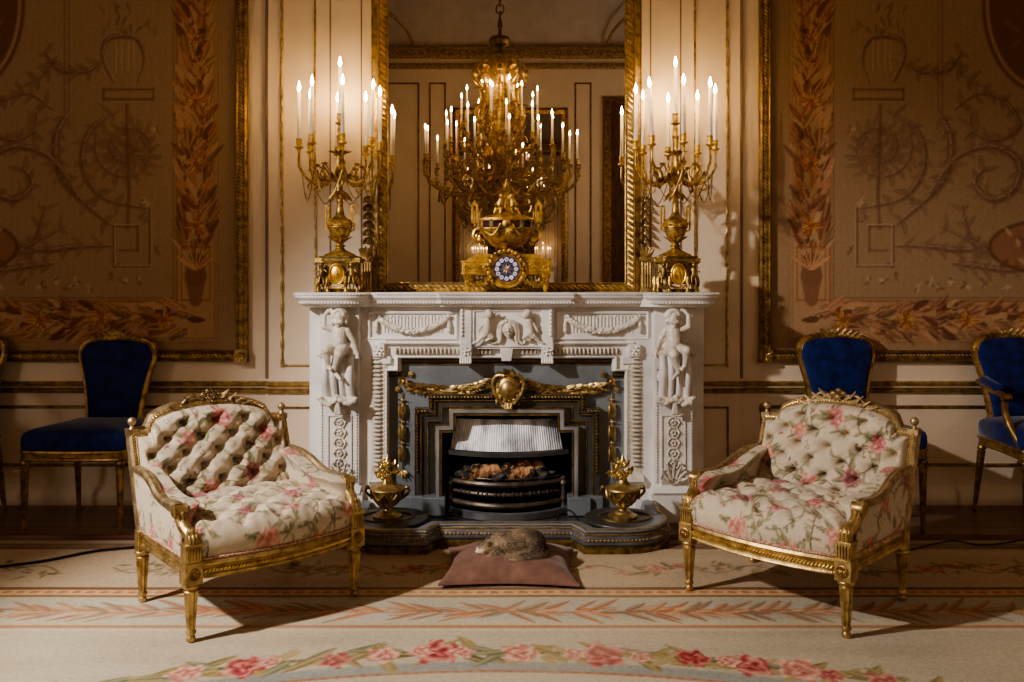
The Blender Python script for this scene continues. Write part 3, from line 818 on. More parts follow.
m.add(*(lambda: ([(-.036, YC - .022, zf(349, YC)), (.036, YC - .022, zf(349, YC)), (.026, YC - .015, zf(361, YC)), (-.026, YC - .015, zf(361, YC)),
                  (-.036, YF, zf(349, YC)), (.036, YF, zf(349, YC)), (.026, YF, zf(361, YC)), (-.026, YF, zf(361, YC))], [(0, 1, 2, 3), (4, 7, 6, 5), (0, 4, 5, 1), (1, 5, 6, 2), (2, 6, 7, 3), (3, 7, 4, 0)]))())
m.build('keystone', 'marble', man, bevel=.003, auto=40)
# mask of a draped head between two winged putti
CZ = lambda cy: zf(295 + cy / 9.74, YC); CXx = lambda cx: xf(460 + cx / 9.74, YC)
m = MB(); hx, hz = CXx(470), CZ(335)
m.ell((hx, YC - .022, hz), (.030, .028, .044), 14, 10); m.ell((hx, YC - .030, hz - .022), (.020, .018, .022), 12, 8)
m.cap((hx, YC - .050, hz + .010), (hx, YC - .058, hz - .006), .004, .006, 8)
for s in (-1, 1):
    m.ell((hx + s * .011, YC - .046, hz + .010), (.007, .004, .004), 8, 5); m.ell((hx + s * .013, YC - .044, hz - .010), (.009, .008, .009), 8, 5)
    pts = bez([(hx + s * .004, YC - .035, hz + .048), (hx + s * .03, YC - .03, hz + .035), (hx + s * .040, YC - .02, hz), (hx + s * .042, YC - .018, hz - .05), (hx + s * .052, YC - .012, hz - .075)], 4)
    m.tube(pts, [.010] * len(pts), 8); pts = [(p[0] + s * .014, p[1] + .008, p[2] - .002) for p in pts]; m.tube(pts, [.010] * len(pts), 8)
    m.tube(bez([(hx + s * .05, YC - .01, hz - .055), (hx + s * .08, YC - .01, hz - .078), (hx + s * .10, YC - .012, hz - .055)], 5), .008, 8)
m.ell((hx, YC - .046, hz - .023), (.009, .005, .0035), 8, 5); m.ell((hx, YC - .044, hz - .030), (.007, .004, .003), 8, 5)
m.ell((hx, YC - .036, hz - .040), (.010, .010, .007), 8, 5)
for k in range(-3, 4): m.leaf((hx, YC - .02, hz + .045), (math.sin(k * .5), -.4, math.cos(k * .5)), (0, -1, 0), .024, .008, .4)
m.build('mask', 'marble_warm', man, remesh=.0028)
def small_putto(s):
    G = lambda cx, cy, h=.03: ((CXx(470) + s * (CXx(470 - cx) - CXx(470)) * -1 if False else CXx(470) - s * (cx * .000552), YC - h, CZ(cy)))
    m = MB()
    m.ell(G(185, 185, .045), (.022, .022, .024), 12, 8); m.ell(G(192, 175, .04), (.024, .020, .022), 12, 8)
    m.cap(G(185, 215), G(205, 250), .010, .018, 10); m.cap(G(205, 250), G(210, 320), .021, .022, 10); m.cap(G(210, 320), G(215, 360), .022, .024, 10)
    m.cap(G(200, 240), G(130, 200, .035), .011, .008, 8); m.cap(G(130, 200, .035), G(90, 180, .03), .008, .006, 8)
    m.cap(G(225, 245), G(265, 300), .011, .009, 8); m.cap(G(265, 300), G(290, 350), .009, .007, 8)
    m.cap(G(210, 370), G(250, 400), .020, .017, 10); m.cap(G(250, 400), G(310, 455), .014, .009, 8); m.cap(G(310, 455), G(345, 465, .035), .008, .007, 8)
    m.cap(G(205, 370), G(160, 410), .018, .014, 10); m.cap(G(160, 410), G(215, 440), .012, .009, 8)
    for k in range(5): m.leaf(G(225, 250, .01), (-s * (1 if True else 1) * (.5 + .1 * k), -.1, .9 - .38 * k), (0, -1, 0), .065 - .006 * k, .012, .2)
    m.build('putto', 'marble_warm', man, remesh=.003)
small_putto(1); small_putto(-1)

# ---- pilasters with cherubs
def pilaster(s):
    c = -.905                    # centre, drawn for the left, mirrored for the right
    def fin(mb, name, mat='marble', **k):
        if s > 0: mb = mirror_x(mb)
        return mb.build(name, mat, man, **k)
    YP = -.36
    m = MB()
    m.box(c - .115, c + .10, YP, -.2, .17, 1.172)                      # shaft
    m.box(c - .145, c + .125, YP - .035, -.2, 0, .165); m.box(c - .13, c + .115, YP - .02, -.2, .165, .19)
    m.box(c - .10, c + .085, YP - .015, YP, zf(360, YP), zf(352, YP))
    fin(m, 'pilaster', smooth=False, bevel=.004)
    m = MB()
    m.sweep([(c - .066, .20), (c + .056, .20), (c + .056, .575), (c - .066, .575)], [(0, 0), (.001, .007), (-.005, .008), (-.007, 0)], XZ(YP), closed=True)
    m.sweep([(c - .125, .165), (c + .112, .165)], [(-.01, 0), (-.01, .04), (.0, .045), (.015, .03), (.024, .02), (.03, 0)], XZ(YP))
    for k in range(38):
        for xx in (c - .103, c + .086): m.ell((xx, YP - .003, .22 + k * .0165), (.006, .006, .0065), 6, 4)
    fin(m, 'panel_moulding', auto=30)
    # guilloche of rings and flowers
    m = MB()
    for k in range(5):
        z = .54 - k * .056; x = c - .005
        m.tube([(x + .030 * math.cos(a), YP - .006, z + .030 * math.sin(a)) for a in [2 * PI * i / 16 for i in range(16)]], .0042, 6, True)
        for q in range(5):
            a = q * 2 * PI / 5; m.ell((x + .011 * math.cos(a), YP - .008, z + .011 * math.sin(a)), (.008, .008, .008), 6, 4)
        for sg in (-1, 1): m.leaf((x + sg * .022, YP - .004, z + .02), (sg * .5, -.3, -1), (0, -1, 0), .028, .007, .3)
    fin(m, 'guilloche', 'marble_warm')
    m = MB()
    x = c - .005
    for k, (a, L) in enumerate(((-1.0, .085), (-.62, .105), (-.3, .125), (0, .14), (.3, .125), (.62, .105), (1.0, .085))):
        m.leaf((x + math.sin(a) * .01, YP - .004, .20), (math.sin(a), -.15, math.cos(a)), (0, -1, 0), L, .017, .22, 8, 1)
        m.ell((x + math.sin(a) * L, YP - .02, .20 + math.cos(a) * L), (.008, .008, .008), 8, 5)
    for k in range(4):
        m.leaf((x, YP - .015, .20), (math.sin((k - 1.5) * .5), -.25, math.cos((k - 1.5) * .5)), (0, -1, 0), .06, .012, .4, 6)
    fin(m, 'acanthus', 'marble_warm')
    # console under the cherub: bulging double volute
    m = MB()
    za, zb_ = zf(352, YP), zf(402, YP)
    for i, xx in enumerate((c - .072, c - .028, c + .016, c + .060)):
        pts = [(xx, YP - .005 - .055 * math.sin(PI * (t ** .75)) , za - (za - zb_) * t) for t in [k / 14 for k in range(15)]]
        m.tube(pts, [.022 if i in (0, 3) else .017] * 15, 10)
    for xx in (c - .072, c + .060):
        m.tube([(xx + .030 * math.cos(a) * (1 - k * .02), YP - .05, zf(378, YP) + .062 * math.sin(a) * (1 - k * .02)) for k, a in enumerate([2 * PI * i / 20 for i in range(20)])], .006, 6, True)
    fin(m, 'console', 'marble', remesh=.004)
    for xx in (c - .10, c + .088):      # ledge flowers of the console
        m = MB()
        for q in range(6):
            a = q * PI / 3; m.ell((xx + .010 * math.cos(a), YP - .018, zf(355, YP) + .008 * math.sin(a)), (.008, .008, .007), 6, 4)
        m.cap((xx - .02, YP - .012, zf(355, YP)), (xx + .02, YP - .012, zf(355, YP)), .009, .009, 8)
        fin(m, 'ledge_flower', 'marble_warm')
    m = MB(); r = random.Random(5)
    for half in (-1, 1):
        for i in range(12):
            t = i / 11; xx = c - .005 + half * .095 * (1 - t) ; z = zf(398, YP) - .028 * math.sin(PI * t) + (.015 * t)
            for q in range(3): m.ell((xx + r.uniform(-.006, .006), YP - .058 - r.random() * .012, z + r.uniform(-.010, .010)), (.012, .011, .012), 8, 5)
    m.cap((c - .10, YP - .045, zf(398, YP)), (c + .09, YP - .045, zf(398, YP)), .014, .014, 8)
    for k in range(4): m.cap((c - .005, YP - .06, zf(398, YP)), (c - .017 + .008 * k, YP - .055, zf(412, YP)), .009, .010, 8)
    fin(m, 'garland', 'marble_warm', remesh=.0035)
    # the cherub: one continuous body
    G = lambda cx, cy, h: (c + (cx - 235) * .001, YP - h, 1.236 - cy * .000993)
    m = MB()
    m.ell(G(240, 122, .060), (.034, .036, .040), 14, 10)                       # head
    m.ell(G(228, 145, .078), (.020, .018, .018), 10, 8); m.ell(G(250, 145, .078), (.016, .018, .016), 10, 8)
    m.ell(G(238, 150, .092), (.006, .007, .006), 8, 6)                         # nose
    m.ell(G(238, 160, .086), (.009, .005, .004), 8, 5); m.ell(G(238, 168, .080), (.010, .010, .008), 8, 5)
    for k in range(16):                                                        # curls
        a = PI * (k / 15); m.ell(G(240 - 40 * math.cos(a), 118 - 36 * math.sin(a), .055), (.012, .018, .012), 8, 6)
        m.ell(G(240 - 26 * math.cos(a), 108 - 26 * math.sin(a), .078), (.011, .012, .010), 8, 6)
    m.ell(G(202, 145, .055), (.010, .018, .020), 8, 6); m.ell(G(276, 145, .055), (.010, .018, .018), 8, 6)
    m.cap(G(240, 160, .050), G(240, 185, .045), .018, .022, 10)                # neck
    m.cap(G(212, 190, .042), G(272, 192, .042), .022, .022, 10)                # shoulders
    m.cap(G(240, 195, .045), G(236, 250, .055), .040, .040, 12); m.cap(G(236, 250, .055), G(235, 285, .050), .042, .044, 12)
    m.ell(G(236, 258, .072), (.030, .026, .028), 10, 8)
    m.cap(G(205, 190, .05), G(158, 172, .065), .018, .016, 10); m.cap(G(158, 172, .065), G(160, 110, .06), .016, .011, 10)
    m.cap(G(160, 110, .06), G(180, 85, .055), .010, .011, 8)
    for k in range(4): m.cap(G(180, 88, .055), G(196 + 4 * k, 72 + 7 * k, .06), .006, .004, 6)
    m.cap(G(278, 192, .05), G(312, 250, .045), .018, .015, 10); m.cap(G(312, 250, .045), G(330, 310, .040), .014, .010, 10)
    m.cap(G(330, 310, .040), G(335, 328, .042), .010, .010, 8)
    for k in range(4): m.cap(G(332, 326, .045), G(326 + 6 * k, 344, .05), .005, .004, 6)
    m.cap(G(215, 290, .060), G(180, 298, .115), .033, .027, 12); m.cap(G(180, 298, .115), G(188, 385, .095), .025, .014, 12)
    m.cap(G(188, 385, .095), G(205, 398, .120), .013, .011, 8)
    m.cap(G(258, 290, .060), G(248, 320, .115), .033, .028, 12); m.cap(G(248, 320, .115), G(218, 415, .090), .026, .014, 12)
    m.cap(G(218, 415, .090), G(255, 452, .110), .014, .010, 8)
    m.cap(G(170, 318, .03), G(310, 318, .03), .02, .02, 8)
    m.cap(G(280, 270, .035), G(318, 300, .03), .018, .012, 8)
    fin(m, 'cherub', 'marble_warm', remesh=.0036)
pilaster(-1); pilaster(1)

# ================================================================ STEEL AND GILT GRATE SURROUND
ins = empty('fireplace_insert', (0, -.25, 0)); ins.location = (0, 0, 0)
tag(ins, 'blue grey steel fireplace surround with gilt garlands inside the marble mantelpiece', 'fireplace insert')
YI = -.255
def pxpath(L, Y): return [at(a, b_, Y) for a, b_ in L]
def sym(L, c=507): return L + [(2 * c - a, b_) for a, b_ in reversed(L)]
zb = .10
def step_path(L, Y, bottom=zb):
    p = sym(L); q = [at(a, b_, Y) for a, b_ in p]; q[0] = (q[0][0], bottom); q[-1] = (q[-1][0], bottom); return q
outer = step_path([(381, 520), (381, 371), (395, 371), (395, 358)], YI)
inner_ = step_path([(440, 520), (440, 431), (454, 431), (454, 416)], YI)
m = MB()
m.prism(outer + list(reversed(inner_)), lambda a, b_, h: (a, h, b_), YI, YI + .05)
m.build('face_plate', 'slate', ins, smooth=False)
# outer dark border with gilt fillets
m = MB()
m.sweep(outer, [(-.0, 0), (0, .012), (-.024, .016), (-.030, .004), (-.030, 0)], XZ(YI))
m.build('outer_border', 'slate_dark', ins, auto=30)
m = MB()
for o in (-.012, -.031):
    m.sweep(outer, [(o, 0), (o - .001, .017 if o > -.02 else .010), (o - .005, .017 if o > -.02 else .010), (o - .006, 0)], XZ(YI))
m.build('gilt_fillet', 'gilt_dark', ins, auto=30)
# raised ornamented frame
Y2 = -.30
f1 = step_path([(414.5, 520), (414.5, 408), (428.5, 408), (428.5, 394)], Y2)
m = MB()
m.sweep(f1, [(0, -.05), (0, .0), (-.004, .004), (-.028, .004), (-.034, -.008), (-.075, -.014), (-.078, -.05)], XZ(Y2))
m.build('ornament_frame', 'slate_dark', ins, auto=30)
m = MB()
for p, t in along([(x, z) for x, z in f1], .0185):
    if p.y < .26: continue
    mid = Vector((t.y, -t.x)) * .016; q = p + mid
    rot = Matrix.Rotation(math.atan2(t.y, t.x), 3, 'Y').inverted() if False else Matrix.Rotation(-math.atan2(t.y, t.x) + .5, 3, 'Y')
    m.ell((q.x, Y2 - .010, q.y), (.0115, .011, .0062), 8, 5, rot)
m.build('leaf_moulding', 'bronze', ins)
m = MB()
m.sweep(f1, [(-.001, .003), (-.001, .007), (-.004, .007), (-.004, .003)], XZ(Y2)); m.sweep(f1, [(-.033, -.008), (-.033, .006), (-.038, .006), (-.038, -.012)], XZ(Y2)); m.sweep(f1, [(-.070, -.014), (-.070, -.007), (-.075, -.007), (-.075, -.014)], XZ(Y2))
m.build('gilt_fillet', 'gilt_dark', ins, auto=30)
# inner bright steel frame
Y3 = -.325
f2 = step_path([(435.5, 520), (435.5, 426), (449.5, 426), (449.5, 409)], Y3)
m = MB()
m.sweep(f2, [(0, -.05), (0, .0), (-.004, .006), (-.012, .007), (-.020, .006), (-.030, -.006), (-.034, -.05)], XZ(Y3))
m.build('steel_frame', 'steel', ins, auto=30)
m = MB()
m.sweep(f2, [(-.029, -.008), (-.029, .006), (-.036, .004), (-.036, -.02)], XZ(Y3)); m.sweep(f2, [(.001, -.02), (.001, .006), (-.002, .007), (-.003, -.002)], XZ(Y3))
m.build('gilt_fillet', 'gilt_dark', ins, auto=30)
for s in (-1, 1):      # column plinths
    m = MB(); m.box(min(s * .46, s * .335), max(s * .46, s * .335), -.365, -.22, .03, .128); m.box(min(s * .53, s * .46), max(s * .53, s * .46), -.335, -.22, .03, .128)
    m.box(min(s * .65, s * .53), max(s * .65, s * .53), -.30, -.22, .03, .12)
    m.build('plinth', 'slate', ins, smooth=False, bevel=.004)
# firebox
m = MB()
m.box(-.46, .46, -.04, -.02, .03, .72); m.box(-.48, -.44, -.25, -.02, .03, .72); m.box(.44, .48, -.25, -.02, .03, .72); m.box(-.48, .48, -.25, -.02, .66, .70)
m.build('firebox', 'soot', ins, smooth=False)
# ---- gilt garlands and husks
def gilt_obj(name, fn, mat='gilt_bright', **k):
    m = MB(); fn(m); return m.build(name, mat, ins, **k)
hu = lambda px, py: at(px, py, YI)
def garland(m, s):
    pts = [(412, 386), (424, 388), (440, 390), (455, 391), (470, 388), (485, 382)]
    pts = [(p if s < 0 else (1014 - p[0], p[1])) for p in pts]
    w = bez([(*hu(*p),) for p in pts], 6); n = len(w); r = random.Random(2)
    for i, p in enumerate(w):
        t = i / (n - 1); rr = .009 + .017 * math.sin(PI * t)
        dirx = (1 if i < n / 2 else -1) * (1 if s < 0 else -1)
        for k in range(4):
            a = k * PI / 2 + r.random()
            m.leaf((p.x, YI - .016 - rr * .5 * math.cos(a), p.y + rr * math.sin(a) * .6), (-dirx * 1, -.35 * math.cos(a), .55 * math.sin(a)), (0, -1, .0), .040, .012, .35)
        m.ell((p.x, YI - .016, p.y), (rr * .8, rr * .8, rr * .8), 6, 4)
def bow(m, s):
    x, z = hu(404 if s < 0 else 610, 381)
    for a, L in ((.5, .035), (1.2, .04), (PI - .5, .035), (PI - 1.2, .04), (-.6, .045), (PI + .6, .045), (PI/2, .05), (-2.2, .04)):
        m.leaf((x, YI - .015, z), (math.cos(a), -.35, math.sin(a)), (0, -1, 0), L, .011, .6)
    m.ell((x, YI - .022, z), .011, 8, 5)
    for (px, py) in ((411, 374), (398, 389)):
        fx, fz = hu(px if s < 0 else 1014 - px, py)
        for k in range(5):
            a = k * 2 * PI / 5; m.ell((fx + .010 * math.cos(a), YI - .014, fz + .010 * math.sin(a)), (.008, .007, .008), 6, 4)
        m.ell((fx, YI - .02, fz), .007, 6, 4)
def husks(m, s):
    x, _ = hu(402.5 if s < 0 else 611.5, 400)
    for k, py in enumerate((402, 424, 445)):
        z = hu(0, py)[1]; 
        m.ell((x, YI - .018, z - .045), (.024, .018, .046), 10, 8)
        for q in range(6):
            a = q * PI / 3; m.leaf((x + .016 * math.cos(a), YI - .018 - .014 * abs(math.sin(a)), z - .005), (.10 * math.cos(a), -.10 * abs(math.sin(a)), -1), (math.cos(a), -abs(math.sin(a)) - .1, 0), .085, .013, -.08)
        m.ell((x, YI - .014, z + .012), (.007, .007, .010), 8, 5)
        for sg in (-1, 1): m.leaf((x, YI - .012, z + .008), (sg, -.3, .5), (0, -1, 0), .028, .007, .5)
    z = hu(0, 470)[1]
    for k in range(5): m.leaf((x, YI - .012, z), (math.sin((k - 2) * .6), -.2, -math.cos((k - 2) * .6)), (0, -1, 0), .045, .008, .4)
    m.tube([(x, YI - .01, hu(0, 392)[1]), (x, YI - .01, z)], .0035, 6)
for s in (-1, 1):
    gilt_obj('garland', lambda m: garland(m, s), 'gilt'); gilt_obj('bow', lambda m: bow(m, s), 'gilt'); gilt_obj('husk_drop', lambda m: husks(m, s), 'gilt')
def cartouche(m):
    x, z = at(508, 388, -.33); Y = -.325
    m.ell((x, Y - .012, z + .005), (.062, .036, .072), 20, 12); m.ell((x, Y - .03, z - .005), (.044, .030, .054), 18, 12)
    for k in range(14):
        a = PI / 2 + 2 * PI * k / 14
        m.leaf((x + .055 * math.cos(a), Y, z + .065 * math.sin(a)), (math.cos(a) - .5 * math.sin(a), -.2, math.sin(a) + .5 * math.cos(a)), (0, -1, 0), .055, .018, .35, 6)
        m.leaf((x + .050 * math.cos(a), Y - .02, z + .060 * math.sin(a)), (-math.sin(a), -.25, math.cos(a)), (0, -1, 0), .05, .012, .3, 6)
    for s in (-1, 1):
        m.tube(bez([(x + s * .02, Y - .04, z + .07), (x + s * .06, Y - .03, z + .07), (x + s * .085, Y - .02, z + .03), (x + s * .07, Y - .03, z - .03), (x + s * .03, Y - .03, z - .085)], 5), .010, 8)
    for k in range(5): m.cap((x + (k - 2) * .013, Y - .02, z - .07), (x + (k - 2) * .007, Y - .03, z - .11), .008, .009, 8)
    for k in range(5): m.leaf((x, Y - .02, z + .07), (math.sin((k - 2) * .5), -.3, math.cos((k - 2) * .5)), (0, -1, 0), .045, .013, .4)
gilt_obj('cartouche', cartouche, 'gilt')

# ---- the grate: hood, bars, pan
gr = empty('fire_grate', (0, -.3, .1)); gr.location = (0, 0, 0)
tag(gr, 'black iron fire grate with bowed bars under a white ribbed hood', 'grate')
def bowed(x, half, Yb, bow_): return Yb - bow_ * (1 - (x / half) ** 2)
xs_ = np.linspace(-.31, .31, 220)
zt_, zb_ = zf(421, -.30), zf(453, -.36)
P = np.zeros((14, 220, 3))
for j in range(14):
    t = j / 13
    for i, x in enumerate(xs_):
        hw_ = .29 + .025 * t
        xx = x / .31 * hw_
        P[j, i] = (xx, bowed(xx, .33, -.20, .04 + .06 * t) - .004 * math.sin(i * 2 * PI / 4.6) - .03 * t * t, zt_ + (zb_ - zt_) * t)
grid_mesh('ribbed_hood', P, None, 'reflector_white', gr)
def barc(m, z, half, bow_, r_, Yb=-.25, n=28, flat=1.0):
    m.tube([(half * math.cos(a) * -1, bowed(half * math.cos(a) * -1, half, Yb, bow_), z) for a in [PI * i / n for i in range(n + 1)]], r_, 8)
m = MB()
pth = [(x, bowed(x, .36, -.27, .12)) for x in np.linspace(-.345, .345, 30)]
m.sweep(pth, [(0, -.008), (.0, .014), (.012, .018), (.03, .014), (.03, -.006)], lambda a, b_, h: (a, b_ + .0, zf(456, -.38) + h))
m.build('hood_lip', 'slate_dark', gr, auto=30)
m = MB(); barc(m, zf(486, -.4), .31, .13, .016); barc(m, zf(496, -.4), .305, .13, .011)
r = random.Random(4)
for k in range(22):
    x = -.25 + k * .0238
    if k % 4 != 3: m.ell((x, bowed(x, .305, -.25, .13), zf(496, -.4)), (.006 if k % 2 else .010, .017, .017), 8, 6)
m.build('bar', 'grate_iron', gr)
m = MB(); barc(m, zf(507, -.41), .31, .15, .016); m.build('bar', 'grate_iron', gr)
m = MB(); barc(m, zf(480, -.36), .29, .10, .005); m.build('bar', 'grate_iron', gr)
m = MB()
for s in (-1, 1):
    for zz_ in (.17,): m.lathe([(.0, 0), (.020, 0), (.014, .02), (.011, .04), (.018, .055), (.012, .08), (.011, .12), (.02, .14), (.013, .155), (.016, .17), (0, .185)], 12, (s * .315, -.27, .05))
m.build('post', 'grate_iron', gr)
m = MB(); pth = [(x, bowed(x, .40, -.25, .22)) for x in np.linspace(-.375, .375, 36)]
m.sweep(pth, [(0, .03), (-.0, .066), (.010, .072), (.03, .066), (.04, .03)], lambda a, b_, h: (a, b_, h))
m.build('ash_rim', 'fender_steel', gr, auto=30)
m = MB(); pth = [(x, bowed(x, .39, -.25, .20)) for x in np.linspace(-.36, .36, 36)]
m.prism(pth + [(.36, -.10), (-.36, -.10)], lambda a, b_, h: (a, b_, h), .03, .05)
pth2 = [(x, bowed(x, .33, -.25, .12)) for x in np.linspace(-.30, .30, 24)]
m.prism(pth2 + [(.30, -.08), (-.30, -.08)], lambda a, b_, h: (a, b_, h), .190, .200)
m.build('tray', 'black_iron', gr, smooth=False)
# logs and coals
def lump(name, mat, c, r3, seed, label, cat, group=None, rz=0, n=5):
    rr = random.Random(seed); m = MB(); m.M = None
    for k in range(n):
        a = (k / max(1, n - 1) - .5) * 1.5
        ox, oz = r3[0] * a, rr.uniform(-.25, .25) * r3[2]
        m.ell((ox, rr.uniform(-.2, .2) * r3[1], oz), (r3[0] * rr.uniform(.35, .6), r3[1] * rr.uniform(.7, 1.05), r3[2] * rr.uniform(.65, 1.05)), 6 if name == 'log' else 9, 4 if name == 'log' else 6, Matrix.Rotation(rr.uniform(-.9, .9), 3, 'Y') @ Matrix.Rotation(rr.uniform(-1.5, 1.5), 3, 'Z'))
    o = m.build(name, mat, None, smooth=(name != 'log'), remesh=(0 if name == 'log' else .006)); o.location = c; o.rotation_euler = (0, rr.uniform(-.2, .2), rz)
    tag(o, label, cat, group); return o
lz = .246
lump('log', 'log_bark', (-.135, -.30, lz + .012), (.095, .045, .056), 1, 'orange brown split log at the left of the grate', 'log')
lump('log', 'log_bark', (.055, -.31, lz + .010), (.085, .045, .054), 2, 'pale brown split log in the middle of the grate', 'log', rz=.2)
lump('log', 'log_bark', (.095, -.19, lz + .03), (.11, .035, .040), 3, 'dark charred log lying behind the middle log of the grate', 'log', rz=.1)
for k, (x, y, z, q) in enumerate(((-.245, -.28, .238, .030), (-.040, -.345, .238, .030), (.170, -.31, .246, .042), (.235, -.25, .238, .033), (-.225, -.2, .25, .03), (-.05, -.2, .25, .032))):
    lump('coal', 'coal', (x, y, z), (q, q * .9, q * .9), 20 + k, 'dark rounded lump of coal among the logs in the grate', 'coal', 'coal lumps in the grate', n=4)

# ================================================================ FENDER HEARTH
fen = empty('hearth_fender', (0, -.6, 0)); fen.location = (0, 0, .013)
tag(fen, 'low dark steel hearth fender with brass bands and rounded ends', 'fender')
half_f = [(0, -.83), (.33, -.83), (.37, -.91), (.385, -.95)] + arc(.56, -.71, .24, -PI/2 + .0, PI * .12, 12) + [(.80, -.42), (.80, -.375)]
# room side outline, left to right
plan_f = [(-x, y) for x, y in reversed(half_f[1:])] + half_f
path_f = list(reversed(plan_f))
HF = .104
m = MB(); m.prism([(x * .995, y + .004) for x, y in plan_f] + [(.80, -.22), (-.80, -.22)], lambda a, b_, h: (a, b_, h), 0.0, .012)
m.build('hearth_slab', 'slate_dark', fen, smooth=False)
m = MB()
m.sweep(path_f, [(-.07, .01), (-.0, .01), (.012, .03), (.022, .045), (.020, .065), (.008, .088), (.004, .098), (-.06, .098), (-.07, .07)], lambda a, b_, h: (a, b_, h))
m.build('fender_body', 'fender_steel', fen, auto=30)
m = MB()
m.sweep(path_f, [(-.03, .0), (.020, .0), (.022, .022), (.012, .03), (-.03, .03)], lambda a, b_, h: (a, b_, h))
m.build('brass_base', 'bronze', fen, auto=30)
m = MB()
m.sweep(path_f, [(-.06, .097), (.006, .097), (.012, .102), (.008, .108), (-.004, .110), (-.04, .108), (-.062, .102)], lambda a, b_, h: (a, b_, h))
m.build('top_edge', 'slate', fen, auto=30)
m = MB()
for p, t in along(offset_path(path_f, .020), .019):
    m.ell((p.x, p.y, .064), (.007, .007, .0055), 8, 5); 
m.sweep(path_f, [(.012, .084), (.015, .088), (.010, .092)], lambda a, b_, h: (a, b_, h))
m.sweep(path_f, [(-.002, .106), (.006, .110), (-.006, .113)], lambda a, b_, h: (a, b_, h))
m.build('brass_beading', 'gilt', fen, auto=30)

for s in (-1, 1):
    m = MB(); pl = arc(s * .585, -.70, .19, 0, 2 * PI, 40)[:-1]
    m.prism(pl, lambda a, b_, h: (a, b_, h), .090, .104); m.prism([(a * .9 + s * .0585, b_ * .9 - .07) for a, b_ in pl], lambda a, b_, h: (a, b_, h), .01, .091)
    m.build('end_plate', 'slate_dark', fen, smooth=False, bevel=.004)
    m = MB(); m.tube([(s * .60 + .13 * math.cos(a), -.70 + .10 * math.sin(a), .106) for a in [2 * PI * i / 40 for i in range(40)]], .006, 6, True); m.build('brass_rim', 'bronze', fen)
# ---- gilt andiron urns
def andiron():
    t = empty('andiron', (0, 0, 0))
    m = MB()
    m.lathe([(0, 0), (.072, 0), (.074, .010), (.060, .018), (.046, .022), (.040, .030), (.024, .036), (.020, .042), (.022, .050), (0, .05)], 24); m.build('foot', 'gilt', t)
    m = MB()
    m.lathe([(0, .046), (.028, .050), (.052, .066), (.072, .090), (.080, .115), (.080, .135), (.090, .142, 0), (.088, .150, 0), (.064, .156, 0), (.040, .166, 0), (.026, .182, 0), (.020, .20, 0), (0, .20, 0)], 48, flute=16, famp=.12)
    m.build('bowl', 'gilt', t)
    m = MB()
    for s in (-1, 1):
        m.tube(bez([(s * .080, 0, .140), (s * .104, 0, .150), (s * .108, 0, .125), (s * .078, 0, .098)], 5), .007, 8); m.ell((s * .100, 0, .150), (.012, .012, .012), 8, 6)
    for k in range(8):
        a0 = k * PI / 4
        m.tube(bez([(.083 * math.cos(a0 + q * PI / 16), .083 * math.sin(a0 + q * PI / 16), .135 - .034 * math.sin(q * PI / 4)) for q in range(5)], 2), .006, 6)
    m.build('handle', 'bronze', t)
    m = MB(); r = random.Random(6)
    m.lathe([(0, .19), (.016, .19), (.022, .20), (.012, .205), (0, .21)], 12)
    for k in range(26):
        a = r.random() * 2 * PI; h = r.uniform(.205, .275); q = .046 * (1 - (h - .205) / .10) + .006
        m.ell((q * math.cos(a), q * math.sin(a), h), (.012, .012, .012), 8, 6)
        m.leaf((q * math.cos(a), q * math.sin(a), h), (math.cos(a), math.sin(a), r.uniform(-.2, .9)), (0, 0, 1), .028, .010, .4)
    m.lathe([(0, .26), (.014, .27), (.018, .282), (.008, .298), (.006, .306), (0, .318)], 10)
    m.build('fruit_finial', 'gilt_bright', t)
    return t
an = andiron(); an.location = (.590, -.70, .117); tag(an, 'gilt urn andiron on the right end of the hearth fender, brightly lit', 'andiron')
an2 = dup(an, (-.600, -.70, .117), 0, 'gilt urn andiron on the left end of the hearth fender, in shadow')
# small black flex lying on the fender's right end
m = MB(); m.tube(bez([(.26, -.52, .034), (.29, -.56, .10), (.335, -.60, .12), (.38, -.62, .065), (.385, -.60, .034)], 8), .005, 6)
tag(m.build('flex', 'cable_rubber'), 'short looped black flex on the hearth left of the right andiron', 'flex')
# ================================================================ CANDLES
CL = .262
def candle_proto():
    m = MB(); m.lathe([(0, 0), (.0115, 0), (.0112, .02), (.0088, CL - .006), (.0070, CL - .001), (.003, CL - .004), (0, CL - .004)], 12)
    o = m.build('candle', 'wax')
    m = MB(); m.lathe([(0, 0), (.005, .003), (.0088, .014), (.0080, .025), (.0036, .042), (0, .056)], 8, (0, 0, CL - .001))
    m.build('flame', 'flame', o)
    return o
CP = candle_proto(); cp_used = [False]
def put_candle(x, y, z, label, group=None, sc=1.0, tilt=0.0):
    if not cp_used[0]: c = CP; cp_used[0] = True
    else: c = dup(CP)
    c.location = (x, y, z); c.scale = (sc, sc, 1.0 if sc == 1 else sc); c.rotation_euler = (0, tilt, 0)
    tag(c, label, 'candle', group); return c

